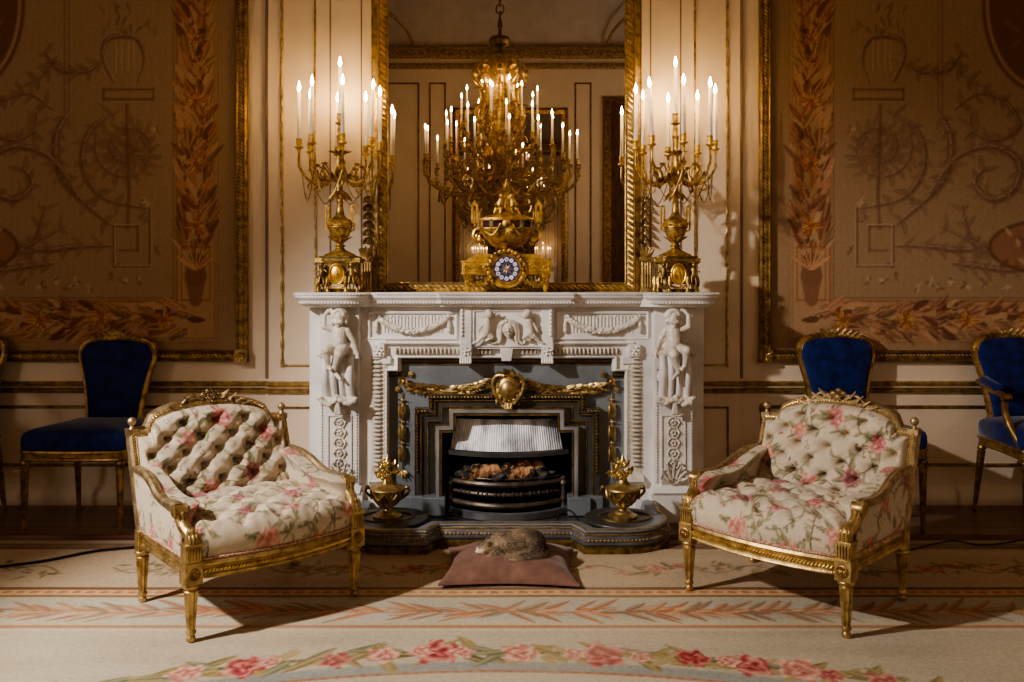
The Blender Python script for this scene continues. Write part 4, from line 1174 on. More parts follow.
# ================================================================ CANDELABRA
def cup(m, x, y, z, k=1.0):
    m.lathe([(0, -.035 * k), (.008 * k, -.032 * k), (.010 * k, -.022 * k), (.005 * k, -.016 * k), (.016 * k, -.008 * k), (.024 * k, -.002 * k), (.024 * k, .002 * k), (.012 * k, .003 * k), (.011 * k, .012 * k), (.016 * k, .022 * k), (.0135 * k, .038 * k), (.017 * k, .042 * k), (.017 * k, .046 * k), (0, .044 * k)], 14, (x, y, z))
RA, ZCUP = .222, .802                        # arm radius and cup height above the shelf
def candelabrum(a_off):
    t = empty('candelabrum', (0, 0, 0))
    m = MB()
    oct_ = [(.125, -.055), (.125, .055), (.07, .085), (-.07, .085), (-.125, .055), (-.125, -.055), (-.07, -.085), (.07, -.085)]
    sc = lambda k: [(x * k, y * k) for x, y in oct_]
    m.prism(sc(.86), lambda a, b_, h: (a, b_, h), .045, .17)
    m.prism(sc(1.04), lambda a, b_, h: (a, b_, h), .17, .19); m.prism(sc(.9), lambda a, b_, h: (a, b_, h), .19, .20)
    m.prism(sc(.80), lambda a, b_, h: (a, b_, h), .0, .02)
    m.build('base_block', 'bronze', t, bevel=.003, smooth=False)
    m = MB(); m.lathe([(.10, .198), (.085, .212), (.050, .228), (.028, .240), (.022, .252), (.034, .258), (.022, .266), (.018, .275), (0, .275)], 24, flute=12, famp=.06, sx=1, sy=.75); m.build('domed_top', 'ormolu_dark', t)
    m = MB(); m.ell((0, -.088, .10), (.036, .012, .050), 20, 10)
    m.tube([(.040 * math.cos(a), -.090, .10 + .056 * math.sin(a)) for a in [2 * PI * i / 24 for i in range(24)]], .005, 6, True)
    m.ell((0, -.098, .115), (.009, .006, .010), 8, 6); m.cap((0, -.097, .10), (.004, -.097, .072), .010, .006, 8); m.cap((0, -.097, .10), (.016, -.097, .09), .004, .003, 6)
    m.build('medallion', 'ormolu', t)
    for s in (-1, 1):          # child figure at each side of the medallion
        m = MB(); x = s * .082; y = -.092
        m.ell((x, y - .01, .150), (.014, .014, .015), 10, 7); m.cap((x, y, .13), (x, y, .095), .014, .016, 8)
        m.cap((x - .012, y, .128), (x - .032, y - .01, .105), .006, .005, 6); m.cap((x + .012, y, .128), (x + .030, y - .01, .112), .006, .005, 6)
        m.cap((x - .008, y, .09), (x - .012, y - .012, .055), .010, .007, 8); m.cap((x + .008, y, .09), (x + .014, y - .008, .050), .010, .007, 8)
        m.cap((x - .012, y - .012, .055), (x - .006, y - .006, .02), .007, .005, 6); m.cap((x + .014, y - .008, .05), (x + .010, y - .006, .02), .007, .005, 6)
        m.build('child_figure', 'bronze', t, remesh=.0025)
    for x, y in ((-.108, -.062), (.108, -.062), (-.108, .062), (.108, .062), (-.05, -.085), (.05, -.085)):
        m = MB(); m.lathe([(0, 0), (.010, 0), (.013, .01), (.007, .025), (.014, .06), (.010, .075), (0, .08)], 10, (x, y, 0))
        m.leaf((x, y - .008, .09), (0, -.2, -1), (0, -1, 0), .07, .012, .2); m.build('scroll_leg', 'ormolu_dark', t)
    m = MB()
    m.box(-.124, .124, -.082, -.06, .165, .19)
    for k in range(12):
        a = k / 11 * PI; m.ell((-.045 + .09 * k / 11, -.088, .038 - .014 * math.sin(a)), (.008, .008, .008), 6, 4)
    for k in range(8):
        for s in (-1, 1): m.leaf((s * .115, -.04 + .01 * k, .185), (s * .2, -.5, -1), (0, -1, 0), .035, .010, .4)
    m.build('base_moulding', 'ormolu_dark', t)
    m = MB()
    m.lathe([(0, .27), (.016, .27), (.030, .285), (.050, .315), (.062, .35), (.066, .385), (.062, .392), (.066, .398), (.060, .405), (.040, .415), (.026, .43), (.020, .455), (.016, .49), (.020, .50), (.014, .51), (.014, .53), (0, .53)], 24)
    m.lathe([(.060, .352), (.068, .36), (.068, .366), (.060, .374)], 24)
    for k in range(10):
        a = 2 * PI * k / 10; m.leaf((.024 * math.cos(a), .024 * math.sin(a), .28), (math.cos(a), math.sin(a), .9), (math.cos(a), math.sin(a), 0), .055, .014, .1)
    for k in range(14):
        a = 2 * PI * k / 14; m.ell((.064 * math.cos(a), .064 * math.sin(a), .385 - .010 * (k % 2)), (.010, .010, .008), 6, 4)
    m.build('urn', 'ormolu_dark', t)
    for s in (-1, 1):
        m = MB(); m.tube([(s * .058, 0, .34), (s * .080, 0, .35), (s * .080, 0, .475), (s * .062, 0, .475), (s * .062, 0, .40)], .0055, 6)
        m.ell((s * .071, 0, .482), (.012, .007, .006), 8, 5); m.build('handle', 'ormolu', t)
    m = MB()
    m.lathe([(0, .52), (.018, .52), (.030, .535), (.018, .55), (.014, .60), (.022, .63), (.026, .68), (.018, .74), (.014, .82), (.018, .85), (.012, .87), (0, .87)], 16, flute=8, famp=.12)
    for k in range(10):
        a = 2 * PI * k / 10; m.leaf((.014 * math.cos(a), .014 * math.sin(a), .565), (math.cos(a), math.sin(a), -.35), (0, 0, 1), .07, .015, -.5)
        m.leaf((.014 * math.cos(a), .014 * math.sin(a), .60), (math.cos(a) * .6, math.sin(a) * .6, 1), (math.cos(a), math.sin(a), 0), .075, .014, .5)
        m.leaf((.014 * math.cos(a), .014 * math.sin(a), .76), (math.cos(a) * .7, math.sin(a) * .7, 1), (math.cos(a), math.sin(a), 0), .055, .012, .5)
    m.lathe([(0,.85),(.014,.85),(.02,.87),(.012,.885),(.016,.905),(.01,.93),(0,.93)],14)
    cup(m, 0, 0, .945, 1.15)
    m.build('stem', 'ormolu_dark', t)
    for k in range(8):
        a = a_off + k * PI / 4 - PI / 2; c, s = math.cos(a), math.sin(a)
        R = lambda r_, z, da=0: (r_ * math.cos(a + da), r_ * math.sin(a + da), z)
        m = MB()
        pts = bez([R(.016, .70), R(.045, .645), R(.10, .608), R(.155, .612), R(.200, .655), R(RA, .71), R(RA, ZCUP - .03)], 6)
        n = len(pts); m.tube(pts, [.010 - .0045 * i / n for i in range(n)], 8)
        for q, (rr, zz) in enumerate(((.06, .635), (.12, .612), (.175, .632), (.208, .68))):
            for sg in (-1, 1): m.leaf(R(rr, zz), (c * .8 - s * sg * .5, s * .8 + c * sg * .5, .45), (0, 0, 1), .036, .010, .5)
        m.tube(bez([R(.10, .612), R(.085, .665), R(.115, .70), R(.145, .675), R(.130, .650)], 5), .0045, 6)
        m.tube(bez([R(.155, .614), R(.175, .585), R(.150, .570), R(.135, .590)], 5), .0045, 6)
        for q in range(5):
            b_ = q * 2 * PI / 5; m.ell((R(.125, .705)[0] + .010 * math.cos(b_), R(.125, .705)[1] + .010 * math.sin(b_), .705), (.008, .008, .008), 6, 4)
        ob = m.build('arm', 'ormolu_dark', t)
        m = MB(); cup(m, RA * c, RA * s, ZCUP); m.build('candle_cup', 'ormolu', ob)
        m = MB()      # hanging chain to the next arm
        a2 = a + PI / 4
        P0 = Vector((RA * .93 * c, RA * .93 * s, .66)); P1 = Vector((RA * .93 * math.cos(a2), RA * .93 * math.sin(a2), .66))
        m.tube([tuple(P0.lerp(P1, i / 14) - Vector((0, 0, .15 * math.sin(PI * i / 14)))) for i in range(15)], .0026, 5)
        m.build('chain', 'bronze', ob)
    return t
DIRS = ['front', 'front right', 'right', 'back right', 'back', 'back left', 'left', 'front left']
YCAN = -.345; KS = .98
def fill_candelabrum(x, a_off, which, extra):
    put_candle(x, YCAN, ST + (.945 + .052) * KS, 'lit candle at the top centre of the %s candelabrum' % which)
    for k in range(8):
        a = a_off + k * PI / 4 - PI / 2
        put_candle(x + RA * KS * math.cos(a), YCAN + RA * KS * math.sin(a), ST + (ZCUP + .043) * KS, 'lit candle on the %s arm of the %s candelabrum' % (DIRS[k], which), tilt=(.04 if k in (1,) and which == 'left' else -.05 if k == 7 and which == 'right' else 0))
    for k in range(0, 8, 2):
        a = a_off + k * PI / 4 - PI / 2
        light('POINT', 'candle_light', (x + RA * KS * math.cos(a), YCAN + RA * KS * math.sin(a), ST + (ZCUP + .043) * KS + CL + .018), CANW, CANC, shadow_soft_size=.006)
def light(kind, name, loc, energy, color, **k):
    l = bpy.data.lights.new(name, kind); l.energy = energy; l.color = color
    for a, b_ in k.items():
        if a != 'aim': setattr(l, a, b_)
    o = bpy.data.objects.new(name, l); COL.objects.link(o); o.location = loc
    if 'aim' in k:
        o.rotation_euler = (Vector(k['aim']) - Vector(loc)).to_track_quat('-Z', 'Y').to_euler()
    return o
CANW = 19.0; CANC = (1.0, .345, .07)
xl = at(340, 0, YCAN)[0]; xr = at(675.5, 0, YCAN)[0]
cl = candelabrum(math.radians(15)); cl.location = (xl, YCAN, ST); cl.scale = (KS,) * 3; tag(cl, 'gilt many-armed candelabrum on the left end of the mantelpiece', 'candelabrum')
cr = candelabrum(0.0); cr.location = (xr, YCAN, ST); cr.scale = (KS,) * 3; tag(cr, 'gilt many-armed candelabrum on the right end of the mantelpiece', 'candelabrum')
fill_candelabrum(xl, math.radians(15), 'left', 0); fill_candelabrum(xr, 0.0, 'right', 0)

# ================================================================ MANTEL CLOCK
def clock():
    t = empty('mantel_clock', (0.0, -.25, ST))
    K = 850 / 4.70
    m = MB()
    m.box(-.245, .245, -.062, .062, .108, .168); m.box(-.252, .252, -.068, .068, .165, .176); m.box(-.250, .250, -.066, .066, .100, .109)
    for (k0, k1) in ((-.245, -.115), (.115, .245)):
        m.sweep([(k0 + .012, .116), (k1 - .012, .116), (k1 - .012, .160), (k0 + .012, .160)], [(0, 0), (0, .004), (.004, .004), (.004, 0)], lambda a, b_, h: (a, -.062 - h, b_), closed=True)
    m.prism([(-.225, .176), (.225, .176), (.175, .205), (-.175, .205)], lambda a, b_, h: (a, h, b_), -.058, .058)
    m.box(-.17, .17, -.05, .05, .203, .212)
    m.build('plinth', 'ormolu', t, smooth=False, bevel=.003)
    m = MB(); r = random.Random(9)
    for s in (-1, 1):          # raised scrollwork on the plinth
        for k in range(4):
            x = s * (.135 + k * .030)
            m.tube([(x + .012 * (1 - q / 12) * math.cos(q * .7), -.067, .138 + .012 * (1 - q / 12) * math.sin(q * .7)) for q in range(12)], .0024, 5)
            m.leaf((x, -.066, .138), (1, -.1, .4 * (-1) ** k), (0, -1, 0), .022, .005, .3)
        for i in range(30):      # garland below the plinth
            q = i / 29; x = s * (.085 + .145 * q); z = .092 - .050 * math.sin(PI * q)
            for j in range(3): m.ell((x + r.uniform(-.01, .01), -.060 - r.random() * .012, z + r.uniform(-.01, .01)), (.009, .009, .009), 6, 4)
    m.build('flower_garland', 'ormolu_dark', t)
    for s in (-1, 1):
        m = MB()
        for y in (-.050, .050):
            m.lathe([(0, 0), (.007, .002), (.013, .018), (.019, .045), (.017, .07), (.022, .09), (.026, .102), (0, .104)], 14, (s * .215, y, 0), flute=7, famp=.12)
        m.build('foot', 'ormolu', t)
    # drum with enamel dial
    m = MB(); m.M = Matrix.Translation((0, 0, .128)) @ Matrix.Rotation(PI / 2, 4, 'X')
    m.lathe([(0, -.06), (.082, -.06), (.086, 0), (.086, .070), (.080, .080), (.076, .080), (.074, .074), (.070, .074), (0, .074)], 48); m.build('drum', 'ormolu_dark', t, auto=30)
    m = MB(); m.M = Matrix.Translation((0, 0, .128)) @ Matrix.Rotation(PI / 2, 4, 'X'); m.lathe([(0, .0755), (.070, .0755), (.070, .078), (0, .078)], 48)
    dial = m.build('dial', 'enamel_blue', t, auto=30)
    for k in range(12):
        a = PI / 2 - k * PI / 6; x, z = .053 * math.cos(a), .128 + .053 * math.sin(a)
        m = MB(); m.M = Matrix.Translation((x, -.078, z)) @ Matrix.Rotation(PI / 2, 4, 'X'); m.lathe([(0, 0), (.0115, 0), (.0115, .0015), (0, .0015)], 14)
        pl = m.build('numeral_plaque', 'enamel_white', dial, auto=30)
        rn = ['XII', 'I', 'II', 'III', 'IIII', 'V', 'VI', 'VII', 'VIII', 'IX', 'X', 'XI'][k]
        # roman numeral strokes
        m = MB(); w_ = {'I': .0028, 'V': .0048, 'X': .0050}; tot = sum(w_[c] for c in rn); cx = -tot / 2
        rot = Matrix.Translation((x, -.0802, z)) @ Matrix.Rotation(-(a - PI / 2), 4, 'Y'); m.M = rot
        H = .0060
        def st(x0, z0, x1, z1, th=.0009):
            d = Vector((x1 - x0, z1 - z0)).normalized(); n_ = Vector((-d.y, d.x)) * th / 1
            m.add([(x0 + n_.x, 0, z0 + n_.y), (x0 - n_.x, 0, z0 - n_.y), (x1 - n_.x, 0, z1 - n_.y), (x1 + n_.x, 0, z1 + n_.y)], [(0, 1, 2, 3)])
        for c in rn:
            wc = w_[c]; c0, c1 = cx + .0006, cx + wc - .0006; mid = (c0 + c1) / 2
            if c == 'I': st(mid, -H, mid, H)
            elif c == 'V': st(c0, H, mid, -H); st(c1, H, mid, -H, .0005)
            else: st(c0, H, c1, -H); st(c1, H, c0, -H, .0005)
            cx += wc
        m.build('numeral', 'numeral_ink', pl, smooth=False)
    m = MB()
    for k in range(8): a = k * PI / 4; m.leaf((0, -.0785, .128), (math.cos(a), 0, math.sin(a)), (0, -1, 0), .030, .007, .05)
    m.build('dial_flower', 'gilt_pale', dial)
    m = MB()
    for ang, L, w2 in ((math.radians(60), .030, .0028), (math.radians(-62), .045, .002)):
        d = Vector((math.sin(ang), 0, math.cos(ang))); n_ = Vector((d.z, 0, -d.x)) * w2; o_ = Vector((0, -.083, .128))
        m.add([o_ - d * .01 + n_, o_ - d * .01 - n_, o_ + d * L, ], [(0, 1, 2)])
    m.build('hand', 'gilt_pale', dial, smooth=False)
    m = MB()
    for k in range(26):      # wreath round the dial
        a = k * 2 * PI / 26
        if -2.4 < (a if a < PI else a - 2 * PI) < -.75: continue
        for j in range(2): m.ell((.097 * math.cos(a) + r.uniform(-.006, .006), -.070 - j * .008, .128 + .097 * math.sin(a) + r.uniform(-.006, .006)), (.012, .010, .012), 8, 5)
        m.leaf((.095 * math.cos(a), -.066, .128 + .095 * math.sin(a)), (math.cos(a) - math.sin(a), -.3, math.sin(a) + math.cos(a)), (0, -1, 0), .030, .009, .4)
    m.build('wreath', 'ormolu_dark', t)
    m = MB()
    m.prism([(.105 * math.cos(a), .128 + .105 * math.sin(a)) for a in [PI * 1.02 + PI * .96 * i / 24 for i in range(25)]] + [(.07 * math.cos(a), .128 + .07 * math.sin(a)) for a in [PI * 1.98 - PI * .96 * i / 24 for i in range(25)]], lambda a, b_, h: (a, h, b_), -.068, .03)
    m.build('crescent_apron', 'ormolu', t, smooth=False, bevel=.002)
    # urn
    m = MB()
    m.lathe([(0, .21), (.055, .21), (.052, .222), (.030, .230), (.020, .245), (.026, .250), (.034, .258), (0, .258)], 28); m.build('urn_foot', 'ormolu_dark', t)
    m = MB(); m.lathe([(0, .252), (.045, .258), (.090, .275), (.125, .305), (.150, .340), (.158, .355), (0, .355)], 48, sy=.62, flute=24, famp=.03); m.build('bowl', 'ormolu_dark', t)
    m = MB(); m.lathe([(.150, .352), (.158, .356), (.158, .398), (.152, .402), (0, .402)], 48, sy=.62); band = m.build('enamel_band', 'enamel_dark', t)
    m = MB()
    for z in (.354, .400): m.tube([(.160 * math.cos(a), .099 * math.sin(a), z) for a in [2 * PI * i / 48 for i in range(48)]], .0045, 6, True)
    for k in range(12):
        a = k * PI / 6; m.box(.159 * math.cos(a) - .006, .159 * math.cos(a) + .006, .0985 * math.sin(a) - .006, .0985 * math.sin(a) + .006, .354, .402)
    m.ell((0, -.104, .375), (.026, .012, .028), 12, 8)
    for k in range(7): m.leaf((0, -.108, .36), (math.sin((k - 3) * .45), -.2, -math.cos((k - 3) * .45)), (0, -1, 0), .05, .010, .3)
    for s in (-1, 1): m.tube(bez([(s * .03, -.105, .375), (s * .075, -.092, .315), (s * .13, -.045, .345)], 8), .007, 8)
    m.build('band_mount', 'ormolu_dark', t)
    m = MB(); m.lathe([(.155, .402), (.150, .412), (.118, .424), (.075, .436), (.060, .446), (.045, .45), (0, .45)], 40, sy=.62, flute=20, famp=.04); m.build('lid', 'ormolu', t)
    for s in (-1, 1):
        m = MB()
        x = s * .172
        m.tube([(s * .152, 0, .385), (x, 0, .385), (x + s * .020, 0, .39), (x + s * .020, 0, .485), (x - s * .008, 0, .485), (x - s * .008, 0, .39)], .007, 6)
        m.prism([(x - s * .012, .488), (x + s * .024, .488), (x + s * .006, .515)], lambda a, b_, h: (a, h, b_), -.010, .010)
        m.tube(bez([(s * .150, 0, .36), (s * .178, 0, .345), (s * .185, 0, .31), (s * .160, 0, .30), (s * .15, 0, .315)], 5), .008, 8)
        m.ell((s * .150, -.02, .295), (.016, .014, .014), 8, 6)
        m.build('handle', 'ormolu', t)
        m = MB()      # seated child on the lid
        m.ell((s * .028, -.02, .535), (.016, .016, .017), 10, 8); m.cap((s * .032, -.015, .515), (s * .036, -.01, .475), .015, .019, 8)
        m.cap((s * .036, -.018, .47), (s * .058, -.04, .462), .014, .010, 8); m.cap((s * .058, -.04, .462), (s * .070, -.042, .438), .010, .006, 8)
        m.cap((s * .034, -.018, .47), (s * .030, -.05, .460), .013, .010, 8); m.cap((s * .03, -.05, .46), (s * .035, -.052, .436), .009, .006, 8)
        m.cap((s * .040, -.012, .51), (s * .062, -.02, .485), .008, .006, 8); m.cap((s * .030, -.018, .51), (s * .006, -.02, .53), .008, .006, 8)
        m.build('child_figure', 'ormolu_dark', t, remesh=.0028)
    m = MB(); m.lathe([(0, .44), (.030, .45), (.022, .50), (.014, .54), (.020, .555), (.030, .562), (.018, .572), (.022, .585), (.012, .60), (.010, .61), (.004, .63), (0, .635)], 14, flute=7, famp=.15); m.build('finial', 'ormolu_dark', t)
    return t
ck = clock(); tag(ck, 'ornate gilt urn clock with a blue dial in the middle of the mantelpiece', 'clock')

# ================================================================ CHANDELIER (hangs behind the camera, seen in the mirror)
CHX, CHY = at(500, 0, 7.0)[0], -7.1
def chandelier():
    t = empty('chandelier', (CHX, CHY, 2.0))
    zo = 2.0
    m = MB()
    m.lathe([(r_, z - zo) for r_, z in [(0, 2.15), (.03, 2.16), (.05, 2.22), (.03, 2.27), (.07, 2.34), (.16, 2.44), (.22, 2.56), (.24, 2.66), (.15, 2.74), (.08, 2.80), (.07, 2.92), (.16, 3.00), (.22, 3.10), (.20, 3.22), (.10, 3.30), (.08, 3.5), (.14, 3.62), (.16, 3.72), (.09, 3.85), (.07, 4.0), (0, 4.0)]], 28, flute=14, famp=.10)
    m.build('body', 'amber_gold', t)
    m = MB()
    m.lathe([(r_, z - zo) for r_, z in [(.0, 3.62), (.12, 3.66), (.20, 3.80), (.22, 3.95), (.19, 4.15), (.23, 4.28), (.26, 4.40), (.24, 4.50), (.15, 4.56), (.05, 4.60), (0, 4.6)]], 32, flute=8, famp=.16)
    m.build('crown_dome', 'amber_gold', t)
    m = MB()
    for k in range(8):
        a = k * PI / 4
        R = lambda r_, z: (r_ * math.cos(a), r_ * math.sin(a), z - zo)
        m.tube(bez([R(.20, 4.45), R(.34, 4.38), R(.36, 4.20), R(.28, 4.10), R(.26, 3.9), R(.34, 3.72), R(.28, 3.5)], 5), .028, 6)
        for z in (3.55, 3.8, 4.05, 4.3): m.leaf(R(.22, z), (math.cos(a), math.sin(a), .6), (math.cos(a), math.sin(a), 0), .16, .05, .4)
        m.ell(R(.36, 4.28), (.05, .05, .06), 8, 6)
    m.build('scroll_mount', 'amber_gold', t)
    m = MB(); m.lathe([(.0, 4.66 - zo), (.13, 4.68 - zo), (.16, 4.73 - zo), (.13, 4.79 - zo), (0, 4.80 - zo)], 24, flute=12, famp=.1)
    m.lathe([(0, 4.55 - zo), (.03, 4.56 - zo), (.025, 4.9 - zo), (.04, 4.95 - zo), (.02, 5.05 - zo), (0, 5.05 - zo)], 12)
    m.build('crown_ring', 'gilt_dark', t)
    m = MB()
    for k in range(12):
        z = 5.08 + k * .105
        m.tube([(.055 * math.cos(a) * (1 if k % 2 else .15), .055 * math.cos(a) * (.15 if k % 2 else 1), z - zo + .07 * math.sin(a)) for a in [2 * PI * i / 12 for i in range(12)]], .012, 6, True)
    m.lathe([(0, 6.2 - zo), (.12, 6.24 - zo), (.16, 6.28 - zo), (.16, 6.30 - zo), (0, 6.30 - zo)], 20)
    m.build('chain', 'gilt_dark', t)
    r = random.Random(8); n_c = 0
    for (R0, zc, n, off, zroot, nm) in ((1.06, 3.02, 14, .1, 2.75, 'outer'), (.80, 3.24, 11, .35, 2.95, 'middle'), (.56, 3.56, 8, .2, 3.15, 'inner'), (.26, 3.70, 6, .0, 3.45, 'highest')):
        for k in range(n):
            a = off + 2 * PI * k / n + r.uniform(-.05, .05)
            c, s = math.cos(a), math.sin(a); RR = R0 * r.uniform(.95, 1.03); zz = zc + r.uniform(-.05, .05)
            Q = lambda r_, z: (r_ * c, r_ * s, z - zo)
            m = MB(); pts = bez([Q(.10, zroot), Q(RR * .35, zroot - .12), Q(RR * .62, zz - .42), Q(RR * .88, zz - .36), Q(RR, zz - .20), Q(RR, zz - .03)], 5)
            m.tube(pts, [.030 - .016 * i / len(pts) for i in range(len(pts))], 7)
            for q in range(7):
                p = pts[int(len(pts) * (.22 + .12 * q)) - 1]
                for sg in (-1, 1): m.leaf(tuple(p), (c * .7 - s * sg * .6, s * .7 + c * sg * .6, .6), (0, 0, 1), .09, .026, .5)
                m.ell(tuple(p), (.030, .030, .030), 6, 5)
            m.tube(bez([Q(RR * .62, zz - .42), Q(RR * .55, zz - .28), Q(RR * .68, zz - .22), Q(RR * .74, zz - .30)], 4), .014, 6)
            cup(m, RR * c, RR * s, zz - zo, 1.7)
            m.build('arm', 'amber_gold', t)
            if k % 3 == 0: light('POINT', 'chandelier_light', (CHX + RR * c, CHY + RR * s, zz + .078 + (CL + .018) * 1.3), CHW, (1.0, .60, .28), shadow_soft_size=.007)
            put_candle(CHX + RR * c, CHY + RR * s, zz + .078, 'lit candle in the %s ring of the chandelier seen in the mirror' % nm, 'chandelier candles, %s ring' % nm, 1.3)
    m = MB()      # hanging festoons under the arms
    for k in range(14):
        a0, a1 = .1 + 2 * PI * k / 14, .1 + 2 * PI * (k + 1) / 14
        for (R1, z0, dp) in ((.86, 2.66, .20), (.5, 2.60, .16)):
            m.tube([(R1 * math.cos(a0 + (a1 - a0) * i / 8), R1 * math.sin(a0 + (a1 - a0) * i / 8), z0 - zo - dp * math.sin(PI * i / 8)) for i in range(9)], .014, 5)
        m.tube(bez([(.2 * math.cos(a0), .2 * math.sin(a0), 2.5 - zo), (.45 * math.cos(a0), .45 * math.sin(a0), 2.28 - zo), (.62 * math.cos(a0), .62 * math.sin(a0), 2.42 - zo), (.55 * math.cos(a0), .55 * math.sin(a0), 2.55 - zo)], 5), .022, 6)
        m.leaf((.5 * math.cos(a0), .5 * math.sin(a0), 2.3 - zo), (math.cos(a0), math.sin(a0), -.2), (0, 0, 1), .18, .05, .5)
    m.build('festoon', 'amber_gold', t)
    return t
CHW = 34.0
ch = chandelier(); tag(ch, 'large gilt candle chandelier hanging in the room, seen in the mirror', 'chandelier')

# ================================================================ FAR WALL, SEEN IN THE MIRROR
YW = YB
fm = lambda a, b_, h: (a, YW + h, b_)
def far_outline(m, x0, x1, z0, z1, w=.03): m.sweep([(x0, z0), (x1, z0), (x1, z1), (x0, z1)], [(-w/2, 0), (-w/4, .02), (w/4, .02), (w/2, 0)], fm, closed=True)
m = MB()
for (a, b_) in ((-2.75, -1.62), (-1.42, -1.15), (1.15, 1.42), (3.1, 4.2), (-4.2, -3.1)): far_outline(m, a, b_, 1.1, 4.85)
for (a, b_) in ((-2.75, -1.62), (3.1, 4.2), (-4.2, -3.1)): far_outline(m, a, b_, .25, .85)
m.sweep([(-RW, .97), (RW, .97)], [(-.04, 0), (-.02, .04), (.02, .04), (.04, 0)], fm)
struct(m.build('trim_12', 'gilt_dark', auto=60))
m = MB(); m.box(1.75, 2.75, YW, YW + .05, .02, 4.5); struct(m.build('door_1', 'wood_dark_door', smooth=False))
m = MB(); m.sweep([(1.75, .02), (1.75, 4.5), (2.75, 4.5), (2.75, .02)], [(-.02, 0), (-.02, .09), (.10, .07), (.12, 0)], fm); struct(m.build('trim_13', 'gilt_dark', auto=40))
fmir = empty('pier_glass', (0, YW, 1.1)); tag(fmir, 'tall pier glass on the far wall, seen in the mirror behind the chandelier', 'mirror')
MB().box(-.92, .92, .03, .04, .02, 3.2).build('glass', 'mirror_glass', fmir, smooth=False)
m = MB(); m.sweep([(-.9, .04), (.9, .04), (.9, 3.2), (-.9, 3.2)], [(0, 0), (0, .06), (-.06, .08), (-.11, .05), (-.12, 0)], lambda a, b_, h: (a, h, b_), closed=True); m.build('frame', 'gilt_dark', fmir, auto=40)
# ================================================================ FLORAL ARMCHAIRS
FZ = .0135                                   # top of the rug
def floral(uv, x0, x1, y0, y1, seed, big=1.35):
    cv = PCanvas(uv, (204, 190, 168)); r = random.Random(seed); A = (x1 - x0) * (y1 - y0)
    GR = [(124, 124, 98), (100, 102, 80), (146, 138, 108), (124, 108, 88)]
    for k in range(int(A * 55)):             # trailing stems with leaves
        x, y, a = r.uniform(x0, x1), r.uniform(y0, y1), r.random() * 6.28; pts = [(x, y)]; b_ = r.uniform(-.35, .35)
        for q in range(14):
            a += b_ + r.uniform(-.15, .15); x += .016 * math.cos(a); y += .016 * math.sin(a); pts.append((x, y))
            if q % 2: pleaf(cv, x, y, a + r.choice((-1, 1)) * r.uniform(.5, 1.2), r.uniform(.022, .036) * big, r.uniform(.006, .010) * big, r.choice(GR), (170, 166, 124), .85, r.uniform(-.5, .5))
        stroke(cv, pts, .0034, r.choice(((112, 96, 66), (130, 116, 80))), .8)
    for k in range(int(A * 90)):             # sprays of little flowers and berries
        x, y = r.uniform(x0, x1), r.uniform(y0, y1); c = r.choice(((182, 96, 96), (150, 84, 84), (196, 160, 90), (120, 122, 140), (128, 74, 66)))
        for q in range(r.randint(3, 7)):
            stroke(cv, [(x + r.uniform(-.022, .022), y + r.uniform(-.022, .022))] * 2, r.uniform(.004, .0075), c, .8, .6)
    pal = [((150, 62, 74), (196, 112, 114), (222, 172, 164)), ((124, 58, 72), (166, 96, 104), (206, 160, 154)), ((168, 88, 84), (208, 136, 126), (228, 192, 176))]
    pos = []
    for k in range(4000):                    # roses, evenly scattered
        x, y = r.uniform(x0, x1), r.uniform(y0, y1)
        if all(math.hypot(x - a, y - b_) > .125 * big for a, b_ in pos): pos.append((x, y))
    for i, (x, y) in enumerate(pos):
        R = r.uniform(.030, .044) * big
        for q in range(5): pleaf(cv, x, y, r.random() * 6.28, R * 1.7, R * .35, r.choice(GR), (170, 166, 124), .9)
        rose(cv, x, y, R, pal[i % 3], r.random() * 6.28, a=.82)
    return np.clip(cv.c, 0, 1)
def tuft(u, v, pu, pv, depth, ou=0.0):
    # diamond buttoning: returns depth below the crown for coordinates u, v
    a = (u - ou) / pu; b_ = v / pv
    p, q = a + b_, a - b_                     # buttons where both are even/odd integers
    dp = np.abs(p - np.round(p)); dq = np.abs(q - np.round(q))
    crease = np.exp(-(dp / .07) ** 2) * .34 + np.exp(-(dq / .07) ** 2) * .34
    btn = np.exp(-np.sqrt((dp / .16) ** 2 + (dq / .16) ** 2)) * 1.15
    puff = (np.abs(np.sin(PI * p)) * np.abs(np.sin(PI * q))) ** .5
    return depth * (.17 * (1 - puff ** .6) + 1.15 * btn + .09 * crease)
def edge_space(n, p=1.0):
    t = np.linspace(-1, 1, n); return np.sign(t) * (1 - (1 - np.abs(t)) ** 1.35)
BACK = lambda x, z: .262 + (z - .27) * .35 - 0.0 * x      # leaning plane of the back
